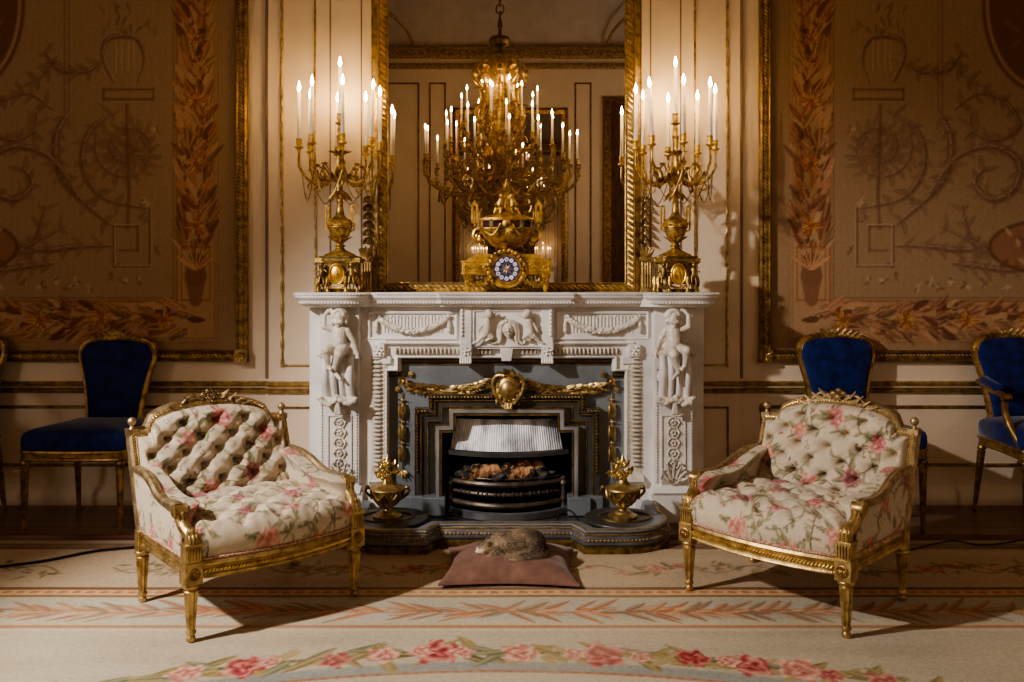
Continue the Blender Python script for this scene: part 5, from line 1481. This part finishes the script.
def armchair():
    t = empty('armchair', (0, 0, 0))
    hw = .335
    def leg(x, y, back=False):
        m = MB()
        m.lathe([(0, 0), (.013, 0), (.017, .006), (.015, .016), (.012, .022), (.018, .030), (.018, .036), (.014, .042), (.0165, .05, .32), (.026, .175, .32), (.027, .182, 0), (.020, .188, 0), (.031, .196, 0), (.032, .203, 0), (.026, .210, 0), (0, .21, 0)], 32, (x, y, 0), flute=8, famp=0)
        return m.build('leg', 'gilt', t, auto=50)
    leg(-hw, -.25); leg(hw, -.25); leg(-hw, .265, True); leg(hw, .265, True)
    for s in (-1, 1):
        m = MB(); m.box(s * hw - .031, s * hw + .031, -.282, -.22, .208, .285); m.box(s * hw - .028, s * hw + .028, -.278, -.222, .285, .345)
        for k in range(-2, 3): m.cap((s * hw + k * .011, -.280, .294), (s * hw + k * .011, -.280, .336), .0035, .0035, 6)
        m.box(s * hw - .032, s * hw + .032, -.284, -.218, .343, .352)
        b_ = m.build('corner_block', 'gilt', t, bevel=.003, smooth=True)
        m = MB(); m.M = Matrix.Translation((s * hw, -.283, .246)) @ Matrix.Rotation(PI/2, 4, 'X'); m.lathe([(0, 0), (.021, 0), (.022, .003), (.018, .005), (.016, .003), (0, .003)], 20); m.M = None
        for k in range(8): a = k * PI / 4; m.leaf((s * hw, -.287, .246), (math.cos(a), 0, math.sin(a)), (0, -1, 0), .015, .005, .2, 4)
        m.ell((s * hw, -.290, .246), (.005, .004, .005), 8, 5); m.build('rosette', 'gilt_dark', b_)
        m = MB(); m.box(s * hw - .024, s * hw + .024, .240, .29, .208, .29); m.build('corner_block', 'gilt', t, bevel=.003)
    # bowed front rail and straight side and back rails
    fr = [(-hw + .02, -.262)] + [(x, -.262 - .055 * (1 - (x / hw) ** 2)) for x in np.linspace(-.29, .29, 18)] + [(hw - .02, -.262)]
    FRy = lambda x: -.262 - .055 * (1 - np.minimum(1, (x / hw) ** 2))
    frr = list(reversed(fr)); RL = lambda a, b_, h: (a, b_, h)
    rp = [(-.028, .222), (.002, .222), (.008, .228), (.004, .236), (0, .240), (0, .262), (.005, .268), (.009, .276), (.004, .286), (-.028, .288)]
    m = MB(); m.sweep(frr, rp, RL); m.build('front_rail', 'gilt', t, auto=30)
    m = MB()
    for i, (p, tt) in enumerate(along(offset_path(frr, .003), .0135)): m.ell((p.x, p.y, .251), (.0115, .0075, .0048), 6, 4, Matrix.Rotation(math.atan2(tt.y, tt.x), 3, 'Z') @ Matrix.Rotation(.75, 3, 'Y'))
    for i, (p, tt) in enumerate(along(offset_path(frr, .004), .009)): m.ell((p.x, p.y, .232), (.004, .004, .004), 6, 4)
    m.build('rail_carving', 'gilt_bright', t)
    for s in (-1, 1):
        sp = [(s * (hw + .006), -.225), (s * (hw + .006), .245)];  sp = sp if s > 0 else list(reversed(sp))
        sp = list(reversed(sp))
        m = MB(); m.sweep(sp, rp, RL)
        for i, (p, tt) in enumerate(along(offset_path(sp, .003), .0135)): m.ell((p.x, p.y, .251), (.004, .009, .0042), 6, 4)
        m.build('side_rail', 'gilt', t, auto=30)
    m = MB(); m.sweep([(-hw + .02, .272), (hw - .02, .272)], rp, RL); m.build('back_rail', 'gilt', t, auto=30)
    m = MB(); pth = offset_path(frr, -.002)
    m.tube([(p[0], p[1], .292) for p in pth], .006, 6); m.build('braid', 'braid_pink', t)
    # seat cushion, deep buttoned
    nx, ny = 190, 160
    U, V = np.meshgrid(edge_space(nx), edge_space(ny))
    Xc = U * (hw - .012); front = -.258 - .052 * (1 - U ** 2); 
    Yc = front + (.245 - front) * (V + 1) / 2
    bulge = 1 - np.maximum(np.abs(U), np.abs(V))
    de = np.minimum(np.minimum((1 - np.abs(U)) * hw, 10), np.minimum((V + 1) * .27, (1 - V) * .27))
    e = np.clip(de / .055, 0, 1); prof = np.sqrt(1 - (1 - e) ** 2)
    crown = .018 * (1 - U ** 2) * (1 - V ** 2)
    tf = tuft(Xc, Yc - .0, .150, .135, .042) * ss(.2, 1, e)
    Zc = .290 + .128 * prof + crown - tf
    out = .014 * np.sin(PI * np.clip(prof, 0, 1)) * (e < 1)          # sides swell outwards
    Xc = Xc + np.sign(U) * out * (np.abs(U) > .9); Yc = Yc - out * (V < -.8)
    wr = .0022 * np.sin(Xc * 90 + 3 * np.sin(Yc * 40)) * np.sin(Yc * 75 + 2 * np.sin(Xc * 31))
    P = np.stack([Xc, Yc, Zc + wr], -1)
    uv = np.stack([Xc.ravel(), (Yc + 1.0 * np.minimum(0, (Zc - .41)) * (V < 0)).ravel()], -1)
    C = floral(uv, -.36, .36, -.46, .25, 5)
    grid_mesh('seat_cushion', P, C, 'floral_fabric', t)
    m = MB(); m.box(-hw + .01, hw - .01, -.255, .235, .27, .30); m.build('seat_base', 'braid_pink', t)
    # back: gilt frame with arched crest, buttoned pad
    crest = [(-hw, .27), (-hw, .66), (-.275, .662), (-.262, .682)] + [(x, .682 + .078 * math.sin(math.acos(min(1, abs(x) / .262))) ** .9) for x in np.linspace(-.245, .245, 23)] + [(.262, .682), (.275, .662), (hw, .66), (hw, .27)]
    cr2 = list(reversed(crest))
    BM = lambda a, b_, h: (a, BACK(a, b_) - h * .98, b_ + h * .0)
    m = MB()
    m.sweep(cr2, [(.018, -.02), (.018, .016), (.010, .022), (.002, .016), (-.006, .020), (-.016, .014), (-.020, .004), (-.020, -.02)], BM)
    m.build('back_frame', 'gilt_pale', t, auto=30)
    m = MB()
    for i, (p, tt) in enumerate(along(cr2, .0125)):
        m.ell(BM(p.x, p.y, .019), (.0075, .004, .0036), 6, 4, Matrix.Rotation(-math.atan2(tt.y, tt.x) + .6, 3, 'Y'))
    m.build('frame_carving', 'gilt_bright', t)
    for s in (-1, 1):
        m = MB(); x, y, z = BM(s * hw, .66, 0); m.box(x - .02, x + .02, y - .02, y + .02, z - .006, z + .018)
        m.lathe([(0, .016), (.012, .018), (.008, .026), (.006, .030), (.015, .040), (.018, .050), (.014, .060), (.006, .066), (0, .069)], 16, (x, y, z)); m.build('finial', 'gilt_pale', t, auto=50)
    m = MB(); r = random.Random(3)             # carved crest of leaves and roses
    for s in (-1, 1):
        for k in range(4): m.leaf(BM(s * (.03 + .03 * k), .777 - .010 * k, .015), (s, -.15, .28 - .14 * k), (0, -.6, 1), .065, .016, .3, 6, 1)
        m.tube(bez([BM(s * .03, .770, .02), BM(s * .075, .790, .024), BM(s * .11, .770, .02), BM(s * .125, .750, .02)], 5), .007, 6)
    for (x, z, q) in ((-.022, .790, .020), (.024, .793, .019), (0, .805, .018), (.0, .777, .022), (-.045, .783, .014), (.047, .783, .014)):
        c0 = BM(x, z, .022); m.ell(c0, (q * .7, q * .6, q * .7), 8, 6)
        for k in range(6): a = k * PI / 3; m.leaf(c0, (math.cos(a), -.5, math.sin(a)), (0, -1, 0), q * 1.1, q * .45, .3, 4)
    m.build('crest_carving', 'gilt_pale', t)
    nx, ny = 190, 150
    U, V = np.meshgrid(edge_space(nx), edge_space(ny)); Xb = U * (hw - .014)
    def topz(x):
        ax = np.abs(x); arch = .682 + .078 * np.sqrt(np.clip(1 - (ax / .262) ** 2, 0, 1)) ** .9
        return np.where(ax < .262, arch, np.where(ax < .275, .672, .66)) - .014
    zt2 = topz(Xb); Zb = .33 + (zt2 - .33) * (V + 1) / 2
    de = np.minimum((1 - np.abs(U)) * hw, (zt2 - Zb)); e = np.clip(de / .045, 0, 1); prof = np.sqrt(1 - (1 - e) ** 2)
    tf = tuft(Xb, Zb - .57, .140, .118, .056) * ss(.15, .9, e)
    h = .006 + .062 * prof - tf + .014 * (1 - U ** 2)
    wr = .0022 * np.sin(Xb * 90 + 3 * np.sin(Zb * 40)) * np.sin(Zb * 75 + 2 * np.sin(Xb * 31))
    P = np.stack([Xb, BACK(Xb, Zb) - h - wr, Zb], -1)
    C = floral(np.stack([Xb.ravel(), Zb.ravel()], -1), -.34, .34, .34, .82, 12)
    grid_mesh('back_pad', P, C, 'floral_fabric', t)
    P2 = P.copy(); P2[..., 1] = BACK(Xb, Zb) + .008
    grid_mesh('outside_back', P2[:, ::-1].copy(), C.reshape(P.shape)[:, ::-1].copy(), 'floral_fabric', t)
    # buttons
    m = MB(); m.ell((0, 0, 0), (.009, .006, .009), 10, 6); b0 = m.build('button', 'floral_fabric', t)
    ca = b0.data.color_attributes.new('paint', 'FLOAT_COLOR', 'POINT')
    for q in ca.data: q.color = (*lin((160, 146, 122)), 1)
    used_b = False
    for i in range(-9, 10):
        for j in range(-9, 10):
            if (i + j) % 2: continue
            x, z = i * .140 / 2, .57 + j * .118 / 2
            if abs(x) < .30 and .42 < z < float(topz(np.array(x))) - .035:
                if used_b: b1 = b0.copy(); COL.objects.link(b1)
                else: b1 = b0; used_b = True
                b1.location = (x, BACK(x, z) - .019, z)
    # arms
    for s in (-1, 1):
        X0 = s * (hw + .004)
        AP = [(X0, .325, .528), (X0, .28, .528), (X0, .20, .524), (X0 + s * .004, .12, .506), (X0 + s * .008, .04, .476), (X0 + s * .010, -.05, .464), (X0 + s * .010, -.13, .470), (X0 + s * .010, -.168, .466)]
        pts = bez(AP, 7); m = MB(); n = len(pts)
        rings = []
        for i, p in enumerate(pts):
            w = .018 + .006 * ss(.5, 1, i / n); a = pts[min(i + 1, n - 1)] - pts[max(i - 1, 0)]; a.normalize(); up = Vector((0, -a.z, a.y)); up = up if up.z > 0 else -up
            rings.append([tuple(p + Vector((q[0] * w, 0, 0)) + up * q[1]) for q in ((-1, -.012), (-1, .006), (-.5, .014), (0, .011), (.5, .014), (1, .006), (1, -.012))])
        m.ring_grid(rings)
        m.build('arm_rail', 'gilt_pale', t, auto=40)
        m = MB()          # scrolled arm end
        x = X0 + s * .010
        sc_ = [(-.168 - .022 * math.cos(q * .55 - 1.4) * (1 - q * .06), .498 + .022 * math.sin(-q * .55 + 1.6) * (1 - q * .06)) for q in range(12)]
        m.M = Matrix.Translation((x - .027, -.176, .456)) @ Matrix.Rotation(PI / 2, 4, 'Y'); m.lathe([(0, 0), (.017, 0), (.024, .004), (.022, .010), (.019, .027), (.022, .044), (.024, .050), (.017, .054), (0, .054)], 20); m.M = None
        m.build('arm_scroll', 'gilt', t, auto=50)
        m = MB()          # incurved support with leaf and flutes
        sp = bez([(x, -.178, .446), (x - s * .003, -.184, .424), (x - s * .006, -.207, .402), (s * hw, -.245, .378), (s * hw, -.252, .350)], 6); n = len(sp)
        m.tube(sp, [.020 + .006 * (i / n) for i in range(n)], 10)
        for k in (-1, 0, 1): m.tube([(p.x + k * .012, p.y - .020 - .004 * (k == 0), p.z) for p in sp], .0055, 6)
        for k in (-1, 0, 1): m.leaf((s * hw + k * .012, -.272, .352), (k * .10, .25, 1), (0, -1, 0), .055, .010, .0, 6, 1)
        m.build('arm_support', 'gilt', t, auto=50)
        # upholstered side: flat outside, padded inside
        ny, nz = 90, 70
        T = np.linspace(0, 1, ny); yy = -.20 + .475 * T
        ap = np.array([[p.y, p.z] for p in pts])[::-1]; ztop = np.interp(yy, ap[:, 0], ap[:, 1]) - .010
        Wv = np.linspace(0, 1, nz)[:, None]
        Zs = .288 + (ztop[None, :] - .288) * Wv; Ys = np.repeat((yy + 0 * Wv[:1].T).reshape(1, ny), nz, 0)
        Ys = Ys + (BACK(0, Zs) - .245) * T[None, :] * .9 - .0
        Ys = Ys - 0.0
        Xs = np.full(Zs.shape, s * (hw + .010)) + s * .004 * np.sin(PI * Wv)
        P = np.stack([Xs, Ys, Zs], -1); 
        C = floral(np.stack([Ys.ravel() + s, Zs.ravel()], -1), -.24 + s, .34 + s, .28, .62, 21 + s).reshape(P.shape)
        grid_mesh('side_panel', P if s > 0 else P[:, ::-1].copy(), C if s > 0 else C[:, ::-1].copy(), 'floral_fabric', t)
        A_ = np.linspace(0, 1, nz)[:, None]
        # cross-section of the inner pad: up the inside, rolling over the top
        e2 = np.clip(np.minimum(T / .10, (1 - T) / .05), 0, 1); swell = np.sqrt(1 - (1 - e2) ** 2)[None, :]
        inner_w = (.030 + .032 * ss(.35, .8, A_) * (1 - ss(.86, 1, A_))) * swell + .004
        Zi = .34 + (ztop[None, :] + .018 * swell - .34) * np.sin(A_ * PI / 2) ** .9
        Xi = s * (hw - .002 - inner_w * np.where(A_ < .86, 1, np.cos((A_ - .86) / .14 * PI / 2)))
        Yi = Ys * 0 + yy[None, :] + (BACK(0, Zi) - .245) * T[None, :] * .6
        P = np.stack([Xi, Yi, Zi], -1)
        C = floral(np.stack([Yi.ravel(), (Zi + np.abs(Xi)).ravel()], -1), -.24, .34, .6, 1.0, 31 + s).reshape(P.shape)
        grid_mesh('arm_pad', P[:, ::-1].copy() if s > 0 else P, C[:, ::-1].copy() if s > 0 else C, 'floral_fabric', t)
        m = MB(); m.tube([(s * (hw + .016), p.y + .0, p.z - .016) for p in pts[4:-6]], .0045, 6); m.tube([(s * (hw + .014), -.20, .30), (s * (hw + .014), -.20, .452)], .0045, 6); m.tube([(s * (hw + .014), -.2, .293), (s * (hw + .014), .23, .293)], .0045, 6)
        m.build('braid', 'braid_pink', t)
    return t
ac = armchair(); ac.location = (-1.035, -1.545, FZ); ac.rotation_euler = (0, 0, math.radians(41.5))
tag(ac, 'low gilt armchair in buttoned floral fabric left of the fireplace', 'armchair')
ac2 = dup(ac, (1.185, -1.505, FZ), math.radians(-45.5), 'low gilt armchair in buttoned floral fabric right of the fireplace')

# ================================================================ BLUE VELVET CHAIRS
def blue_leg(par, x, y, h, sx=0, sy=0):
    m = MB(); m.lathe([(0, 0), (.010, 0), (.014, .008), (.010, .020), (.013, .028), (.011, .036), (.0125, .05, .2), (.021, h - .06, .2), (.022, h - .05, 0), (.016, h - .045, 0), (.024, h - .035, 0), (.024, h - .028, 0), (.018, h - .02, 0), (.018, h, 0), (0, h, 0)], 24, (0, 0, 0), flute=8)
    v = []
    for p in m.v:
        k = 1 - p[2] / h; v.append((p[0] + x + sx * k, p[1] + y + sy * k, p[2]))
    m.v = v; return m.build('leg', 'gilt_dark', par, auto=50)
def blue_chair(arms):
    t = empty('dining_chair' if not arms else 'blue_armchair', (0, 0, 0))
    wf, wb = (.26, .21) if not arms else (.28, .23)
    H = .40; yf, yb = -.24, .20
    blue_leg(t, -wf + .02, yf, H); blue_leg(t, wf - .02, yf, H)
    blue_leg(t, -wb + .02, yb, H, -.015, .05); blue_leg(t, wb - .02, yb, H, .015, .05)
    out = [(-wb, yb), (-wb - .012, .0), (-wf, yf + .03)] + arc(-wf + .035, yf + .01, .035, PI, PI * 1.5, 4) + [(x, yf - .025 - .02 * (1 - (x / wf) ** 2)) for x in np.linspace(-.19, .19, 8)] + arc(wf - .035, yf + .01, .035, PI * 1.5, 2 * PI, 4) + [(wf, yf + .03), (wb + .012, 0), (wb, yb)]
    oc = list(reversed(out))
    m = MB(); m.sweep(oc, [(-.03, .385), (0, .385), (.006, .392), (.001, .40), (.001, .425), (.007, .43), (.005, .44), (-.03, .44)], lambda a, b_, h: (a, b_, h), closed=True)
    for s in (-1, 0, 1): m.leaf((s * .1, yf - .047 + .012 * abs(s), .41), (s or 1, 0, 0), (0, -1, 0), .05, .012, .1); m.leaf((s * .1, yf - .047 + .012 * abs(s), .41), (-(s or 1), 0, 0), (0, -1, 0), .05, .012, .1)
    m.build('seat_rail', 'gilt_dark', t, auto=30)
    # domed seat
    n = 48; K = len(out); rings = []
    cx, cy = 0, -.01
    def ring(k, z): return [((a - cx) * k + cx, (b_ - cy) * k + cy, z) for a, b_ in out]
    rings = [ring(.985, .435), ring(1.0, .445), ring(1.01, .475), ring(1.005, .505), ring(.985, .522), ring(.94, .534), ring(.84, .545), ring(.65, .556), ring(.4, .562), ring(.2, .564)]
    m = MB(); m.ring_grid(rings); m.build('seat', 'velvet_blue', t, auto=180)
    # shield back
    BY = lambda z: .215 + (z - .44) * .14
    bw0, bw1 = (.155, .225)
    L = [(-.142, .53), (-.148, .60), (-.165, .72), (-.192, .83), (-.207, .90), (-.198, .950), (-.160, .982), (-.085, .998), (0, 1.003)]
    q = [tuple(p) for p in bez(L, 5)]; loop_ = q + [(-a, b_) for a, b_ in reversed(q[:-1])]; loop_ = list(reversed(loop_))
    loopc = loop_ + []
    BMp = lambda a, b_, h: (a, BY(b_) - h, b_)
    m = MB(); m.sweep(loopc, [(.024, -.012), (.024, .010), (.015, .022), (.004, .016), (-.006, .016), (-.013, .006), (-.013, -.012)], BMp, closed=True)
    for s in (-1, 1): m.tube([(s * .15, BY(.44), .42), (s * .152, BY(.53), .54)], .018, 8)
    for i, (p, tt) in enumerate(along(loopc, .02)): m.ell(BMp(p.x * 1.03, p.y, .013), (.006, .004, .004), 6, 4)
    m.build('back_frame', 'gilt_dark', t, auto=40)
    m = MB()
    for s in (-1, 1):
        for k in range(4): m.leaf(BMp(s * (.01 + .028 * k), 1.005 - .004 * k, .01), (s, -.1, .35 - .12 * k), (0, -.5, 1), .055, .015, .4, 6, 1)
    for k in range(5): c0 = BMp((k - 2) * .016, 1.016 + .006 * (k % 2), .012); m.ell(c0, (.013, .012, .012), 8, 6)
    for k in range(3): m.leaf(BMp(0, 1.01, .01), ((k - 1) * .6, -.1, 1), (0, -1, 0), .035, .012, .3)
    m.build('crest_carving', 'gilt', t)
    cx2, cz2 = 0, .76
    def br(k, h): return [BMp(cx2 + (a - cx2) * k, cz2 + (b_ - cz2) * k, h) for a, b_ in loopc]
    m = MB(); m.ring_grid([br(.985, -.01), br(.98, .006), br(.95, .020), br(.86, .030), br(.6, .036), br(.3, .038)]); m.build('back_pad', 'velvet_blue', t, auto=180)
    if arms:
        for s in (-1, 1):
            m = MB()
            a_ = bez([(s * .205, BY(.74) - .01, .738), (s * .245, .13, .735), (s * .285, 0.0, .720), (s * .295, -.10, .708), (s * .290, -.135, .69)], 6)
            m.tube(a_, .016, 8)
            m.M = Matrix.Translation((s * .290 - .022, -.128, .695)) @ Matrix.Rotation(PI/2, 4, 'Y'); m.lathe([(0, 0), (.018, 0), (.022, .006), (.018, .022), (.022, .038), (.018, .044), (0, .044)], 16); m.M = None
            sp = bez([(s * .290, -.125, .69), (s * .284, -.105, .63), (s * .272, -.125, .55), (s * .262, -.19, .47), (s * .258, -.215, .42)], 6)
            m.tube(sp, [.015 + .008 * i / len(sp) for i in range(len(sp))], 8)
            ob = m.build('arm', 'gilt_dark', t, auto=50)
            m = MB(); m.cap((s * .242, .13, .755), (s * .286, -.05, .737), .028, .026, 12); m.build('arm_pad', 'velvet_blue', ob)
    return t
bc = blue_chair(False); WZ = 0.0; bc.location = (-2.245, -.365, .001); bc.rotation_euler = (0, 0, math.radians(-1)); bc.scale = (1.04, .95, .985)
tag(bc, 'gilt side chair in blue velvet behind the left floral armchair', 'chair')
bc2 = dup(bc, (1.905, -.365, .001), math.radians(2), 'gilt side chair in blue velvet behind the right floral armchair'); bc2.scale = (1.05, .95, 1.0)
ba = blue_chair(True); ba.location = (2.915, -.375, .001); ba.rotation_euler = (0, 0, math.radians(4)); tag(ba, 'gilt armchair in blue velvet at the far right edge against the wall', 'armchair')
ba2 = dup(ba, (-3.115, -.37, .001), math.radians(-4), 'gilt armchair at the far left edge, only its arm showing')

# ================================================================ CUSHION AND CAT
cu = None
def cushion():
    nx, ny = 110, 90; U, V = np.meshgrid(edge_space(nx), edge_space(ny))
    hx, hy = .288, .245
    pin = 1 - .10 * (1 - np.abs(U) ** 2.2) * 0; 
    Xp = U * hx * (1 - .085 * (1 - V ** 2) + .03 * np.abs(U * V)); Yp = V * hy * (1 - .10 * (1 - U ** 2) + .03 * np.abs(U * V))
    e = (1 - U ** 2) ** .55 * (1 - V ** 2) ** .55
    top = .012 + .102 * e; dent = .030 * np.exp(-(((Xp - .01) / .15) ** 2 + ((Yp + .0) / .10) ** 2))
    wr = .004 * np.sin(np.arctan2(Yp, Xp) * 14 + 2 * np.sin(Xp * 20)) * np.clip(np.hypot(Xp / hx, Yp / hy) - .35, 0, 1) * e ** .3
    P = np.stack([Xp, Yp, top - dent + wr], -1); Pb = np.stack([Xp, Yp, .012 - .010 * e], -1)
    o = grid_mesh('cushion', np.concatenate([P]), None, 'cushion_velvet'); b_ = grid_mesh('underside', Pb[:, ::-1].copy(), None, 'cushion_velvet', o)
    m = MB(); loop_ = [tuple(P[0, i]) for i in range(0, nx, 3)] + [tuple(P[j, -1]) for j in range(0, ny, 3)] + [tuple(P[-1, i]) for i in range(nx - 1, 0, -3)] + [tuple(P[j, 0]) for j in range(ny - 1, 0, -3)]
    m.tube(loop_, .0045, 6, True); m.build('piping', 'cushion_velvet', o)
    return o
cu = cushion(); cu.location = (.022, -1.182, FZ + .004); cu.rotation_euler = (0, 0, math.radians(-1))
tag(cu, 'square dusty pink velvet cushion on the rug in front of the hearth', 'cushion')
def cat():
    m = MB()
    m.cap((-.045, 0, .062), (.06, .005, .070), .062, .072, 16)          # curled trunk
    m.ell((.075, .01, .068), (.078, .080, .070), 16, 12); m.ell((.01, -.01, .070), (.085, .078, .062), 16, 12)
    m.ell((-.06, .01, .060), (.060, .062, .052), 14, 10)
    m.cap((.10, -.055, .035), (.02, -.085, .028), .038, .022, 12); m.cap((.02, -.085, .028), (-.05, -.075, .020), .017, .013, 10)   # hind leg
    m.cap((-.06, -.05, .030), (-.11, -.065, .018), .022, .014, 10); m.ell((-.118, -.068, .016), (.018, .013, .011), 10, 7)          # fore paw
    m.tube(bez([(.13, .04, .04), (.155, -.02, .028), (.12, -.09, .020), (.04, -.115, .016), (-.04, -.105, .014)], 6), .014, 10)       # tail
    # head, chin down, facing left
    H = Vector((-.122, -.018, .052))
    m.ell(H, (.040, .037, .034), 16, 12); m.ell(H + Vector((-.028, -.008, -.012)), (.022, .020, .016), 12, 9)
    m.cap((-.06, 0, .058), H, .048, .034, 12)
    m.ell(H + Vector((-.048, -.011, -.006)), (.006, .006, .005), 8, 6)
    for s in (-1, 1):
        b_ = H + Vector((.004 - .004 * s, .021 * s - .002, .026)); m.cap(b_, b_ + Vector((.006, .007 * s, .024)), .013, .0035, 8)
        m.ell(H + Vector((-.026, .018 * s - .006, .010)), (.009, .006, .006), 8, 6)
        m.ell(H + Vector((-.036, .010 * s - .008, -.014)), (.012, .010, .009), 8, 6)
    src = m.build('cat_form', 'cat_coat', None, remesh=.005)
    dg = bpy.context.evaluated_depsgraph_get(); ev = src.evaluated_get(dg)
    me = bpy.data.meshes.new_from_object(ev); bpy.data.objects.remove(src)
    me.name = 'cat'; o = bpy.data.objects.new('cat', me); COL.objects.link(o)
    n = len(me.vertices); co_ = np.zeros(n * 3, np.float32); me.vertices.foreach_get('co', co_); co_ = co_.reshape(-1, 3)
    def coat(p):
        x, y, z = p[:, 0], p[:, 1], p[:, 2]
        s = np.clip(.62 + .35 * np.sin(x * 170 + 5 * np.sin(y * 98) + 4 * np.sin(z * 120)) * np.sin(y * 140 + 3 * np.sin(x * 105) + z * 120) + .22 * np.sin(x * 45 + 2 * np.sin(z * 50)), 0, 1)
        a, b_, w = np.array(lin((62, 50, 40))), np.array(lin((176, 154, 128))), np.array(lin((236, 222, 204)))
        c = a + (b_ - a) * s[:, None]
        hind = ss(.03, .12, x)[:, None] * .45; c = c * (1 - hind)
        wm = np.clip(ss(-.125, -.142, x) * ss(.066, .050, z) + ss(.022, .012, z) * ss(-.06, -.1, x), 0, 1)[:, None]
        c = c * (1 - wm) + w * wm
        nose = (np.hypot(np.hypot(x + .172, y + .029), z - .046) < .007)[:, None]; c = np.where(nose, np.array(lin((170, 100, 92))), c)
        return c
    ca = me.color_attributes.new('paint', 'FLOAT_COLOR', 'POINT'); c4 = np.ones((n, 4), np.float32); c4[:, :3] = coat(co_); ca.data.foreach_set('color', c4.ravel())
    me.polygons.foreach_set('use_smooth', np.ones(len(me.polygons), bool)); 
    if not me.materials: me.materials.append(MATS['cat_coat'])
    # closed eyes, nose, inner ears and whiskers
    e = MB()
    for s in (-1, 1): e.tube(bez([H + Vector((-.034, .016 * s - .014, .013)), H + Vector((-.036, .018 * s - .008, .009)), H + Vector((-.030, .022 * s - .004, .012))], 4), .0016, 5)
    e.build('closed_eye', 'soot', o)
    e = MB(); e.ell(H + Vector((-.0535, -.011, -.005)), (.003, .005, .0035), 8, 6); e.build('nose', 'cushion_velvet', o)
    # fur: short tapered tufts over the whole coat
    r = np.random.RandomState(2); nv = np.zeros(n * 3, np.float32); me.vertices.foreach_get('normal', nv); nv = nv.reshape(-1, 3)
    idx = r.choice(n, 16000, True); base = co_[idx] + r.normal(0, .0015, (16000, 3)); N = nv[idx]
    keep = base[:, 2] > .008; base = base[keep]; N = N[keep]; K = len(base)
    lay = np.array([.85, -.25, -.35]); d = N * .75 + lay * .55 + r.normal(0, .22, (K, 3)); d /= np.linalg.norm(d, axis=1)[:, None]
    head = ss(-.08, -.11, base[:, 0]); L = (r.uniform(.007, .013, K) * (1 - .65 * head))[:, None]
    sd = np.cross(d, r.normal(0, 1, (K, 3))); sd /= np.linalg.norm(sd, axis=1)[:, None] + 1e-9; sd *= .0009
    vs = np.stack([base - sd, base + sd, base + d * L], 1).reshape(-1, 3).astype(np.float32)
    fm_ = bpy.data.meshes.new('fur'); fm_.vertices.add(K * 3); fm_.vertices.foreach_set('co', vs.ravel()); fm_.loops.add(K * 3); fm_.loops.foreach_set('vertex_index', np.arange(K * 3, dtype=np.int32))
    fm_.polygons.add(K); fm_.polygons.foreach_set('loop_start', np.arange(0, K * 3, 3, dtype=np.int32)); fm_.update(calc_edges=True)
    fc = fm_.color_attributes.new('paint', 'FLOAT_COLOR', 'POINT'); c4 = np.ones((K * 3, 4), np.float32); cc = coat(base) * r.uniform(.75, 1.25, (K, 1)); c4[:, :3] = np.repeat(cc, 3, 0); fc.data.foreach_set('color', c4.ravel())
    fm_.materials.append(MATS['cat_coat']); fo = bpy.data.objects.new('fur', fm_); COL.objects.link(fo); fo.parent = o
    fo['kind'] = 'stuff'
    return o
kt = cat(); kt.location = (.030, -1.215, FZ + .072); kt.rotation_euler = (0, .0, math.radians(4)); kt.scale = (.96, .92, .80)
tag(kt, 'mottled brown cat with white muzzle curled asleep on the pink cushion', 'cat')
# ================================================================ LIGHT, WORLD, CAMERA
def light(kind, name, loc, energy, color, **k):
    l = bpy.data.lights.new(name, kind); l.energy = energy; l.color = color
    for a, b_ in k.items():
        if a != 'aim': setattr(l, a, b_)
    o = bpy.data.objects.new(name, l); COL.objects.link(o); o.location = loc
    if 'aim' in k:
        o.rotation_euler = (Vector(k['aim']) - Vector(loc)).to_track_quat('-Z', 'Y').to_euler()
    return o
light('SPOT', 'key_lamp', (-3.33, -3.47, 3.1), 760, (1.0, .93, .86), aim=(.45, -1.3, .05), spot_size=math.radians(61), spot_blend=.6, shadow_soft_size=.09)
light('AREA', 'room_fill', (-4.4, -4.4, 2.0), 20, (1.0, .9, .8), aim=(0, 0, .6), size=1.1)
light('AREA', 'room_fill', (4.4, -4.6, 2.0), 11, (1.0, .88, .76), aim=(0, 0, .8), size=1.1)
light('AREA', 'far_room_fill', (4.3, -7.4, 3.0), 28, (1.0, .90, .80), aim=(-.5, -10.1, 4.2), size=1.2)  # added fill out of the mirror's view, brightens the far wall and ceiling
w = bpy.data.worlds.new('room_air'); SC.world = w; w.use_nodes = True
w.node_tree.nodes['Background'].inputs[0].default_value = (.05, .045, .04, 1); w.node_tree.nodes['Background'].inputs[1].default_value = 0.2
cam = bpy.data.cameras.new('camera'); co = bpy.data.objects.new('camera', cam); COL.objects.link(co)
co.location = (CAMX, CAMY, EYE); co.rotation_euler = (PI / 2, 0, 0)
cam.sensor_width = 36; cam.lens = 36 * F / 1024; cam.shift_y = (HOR - 341) / 1024; cam.clip_start = .05
SC.camera = co
SC.view_settings.view_transform = 'AgX'
SC.view_settings.look = 'AgX - Medium High Contrast'
SC.view_settings.exposure = 0.28
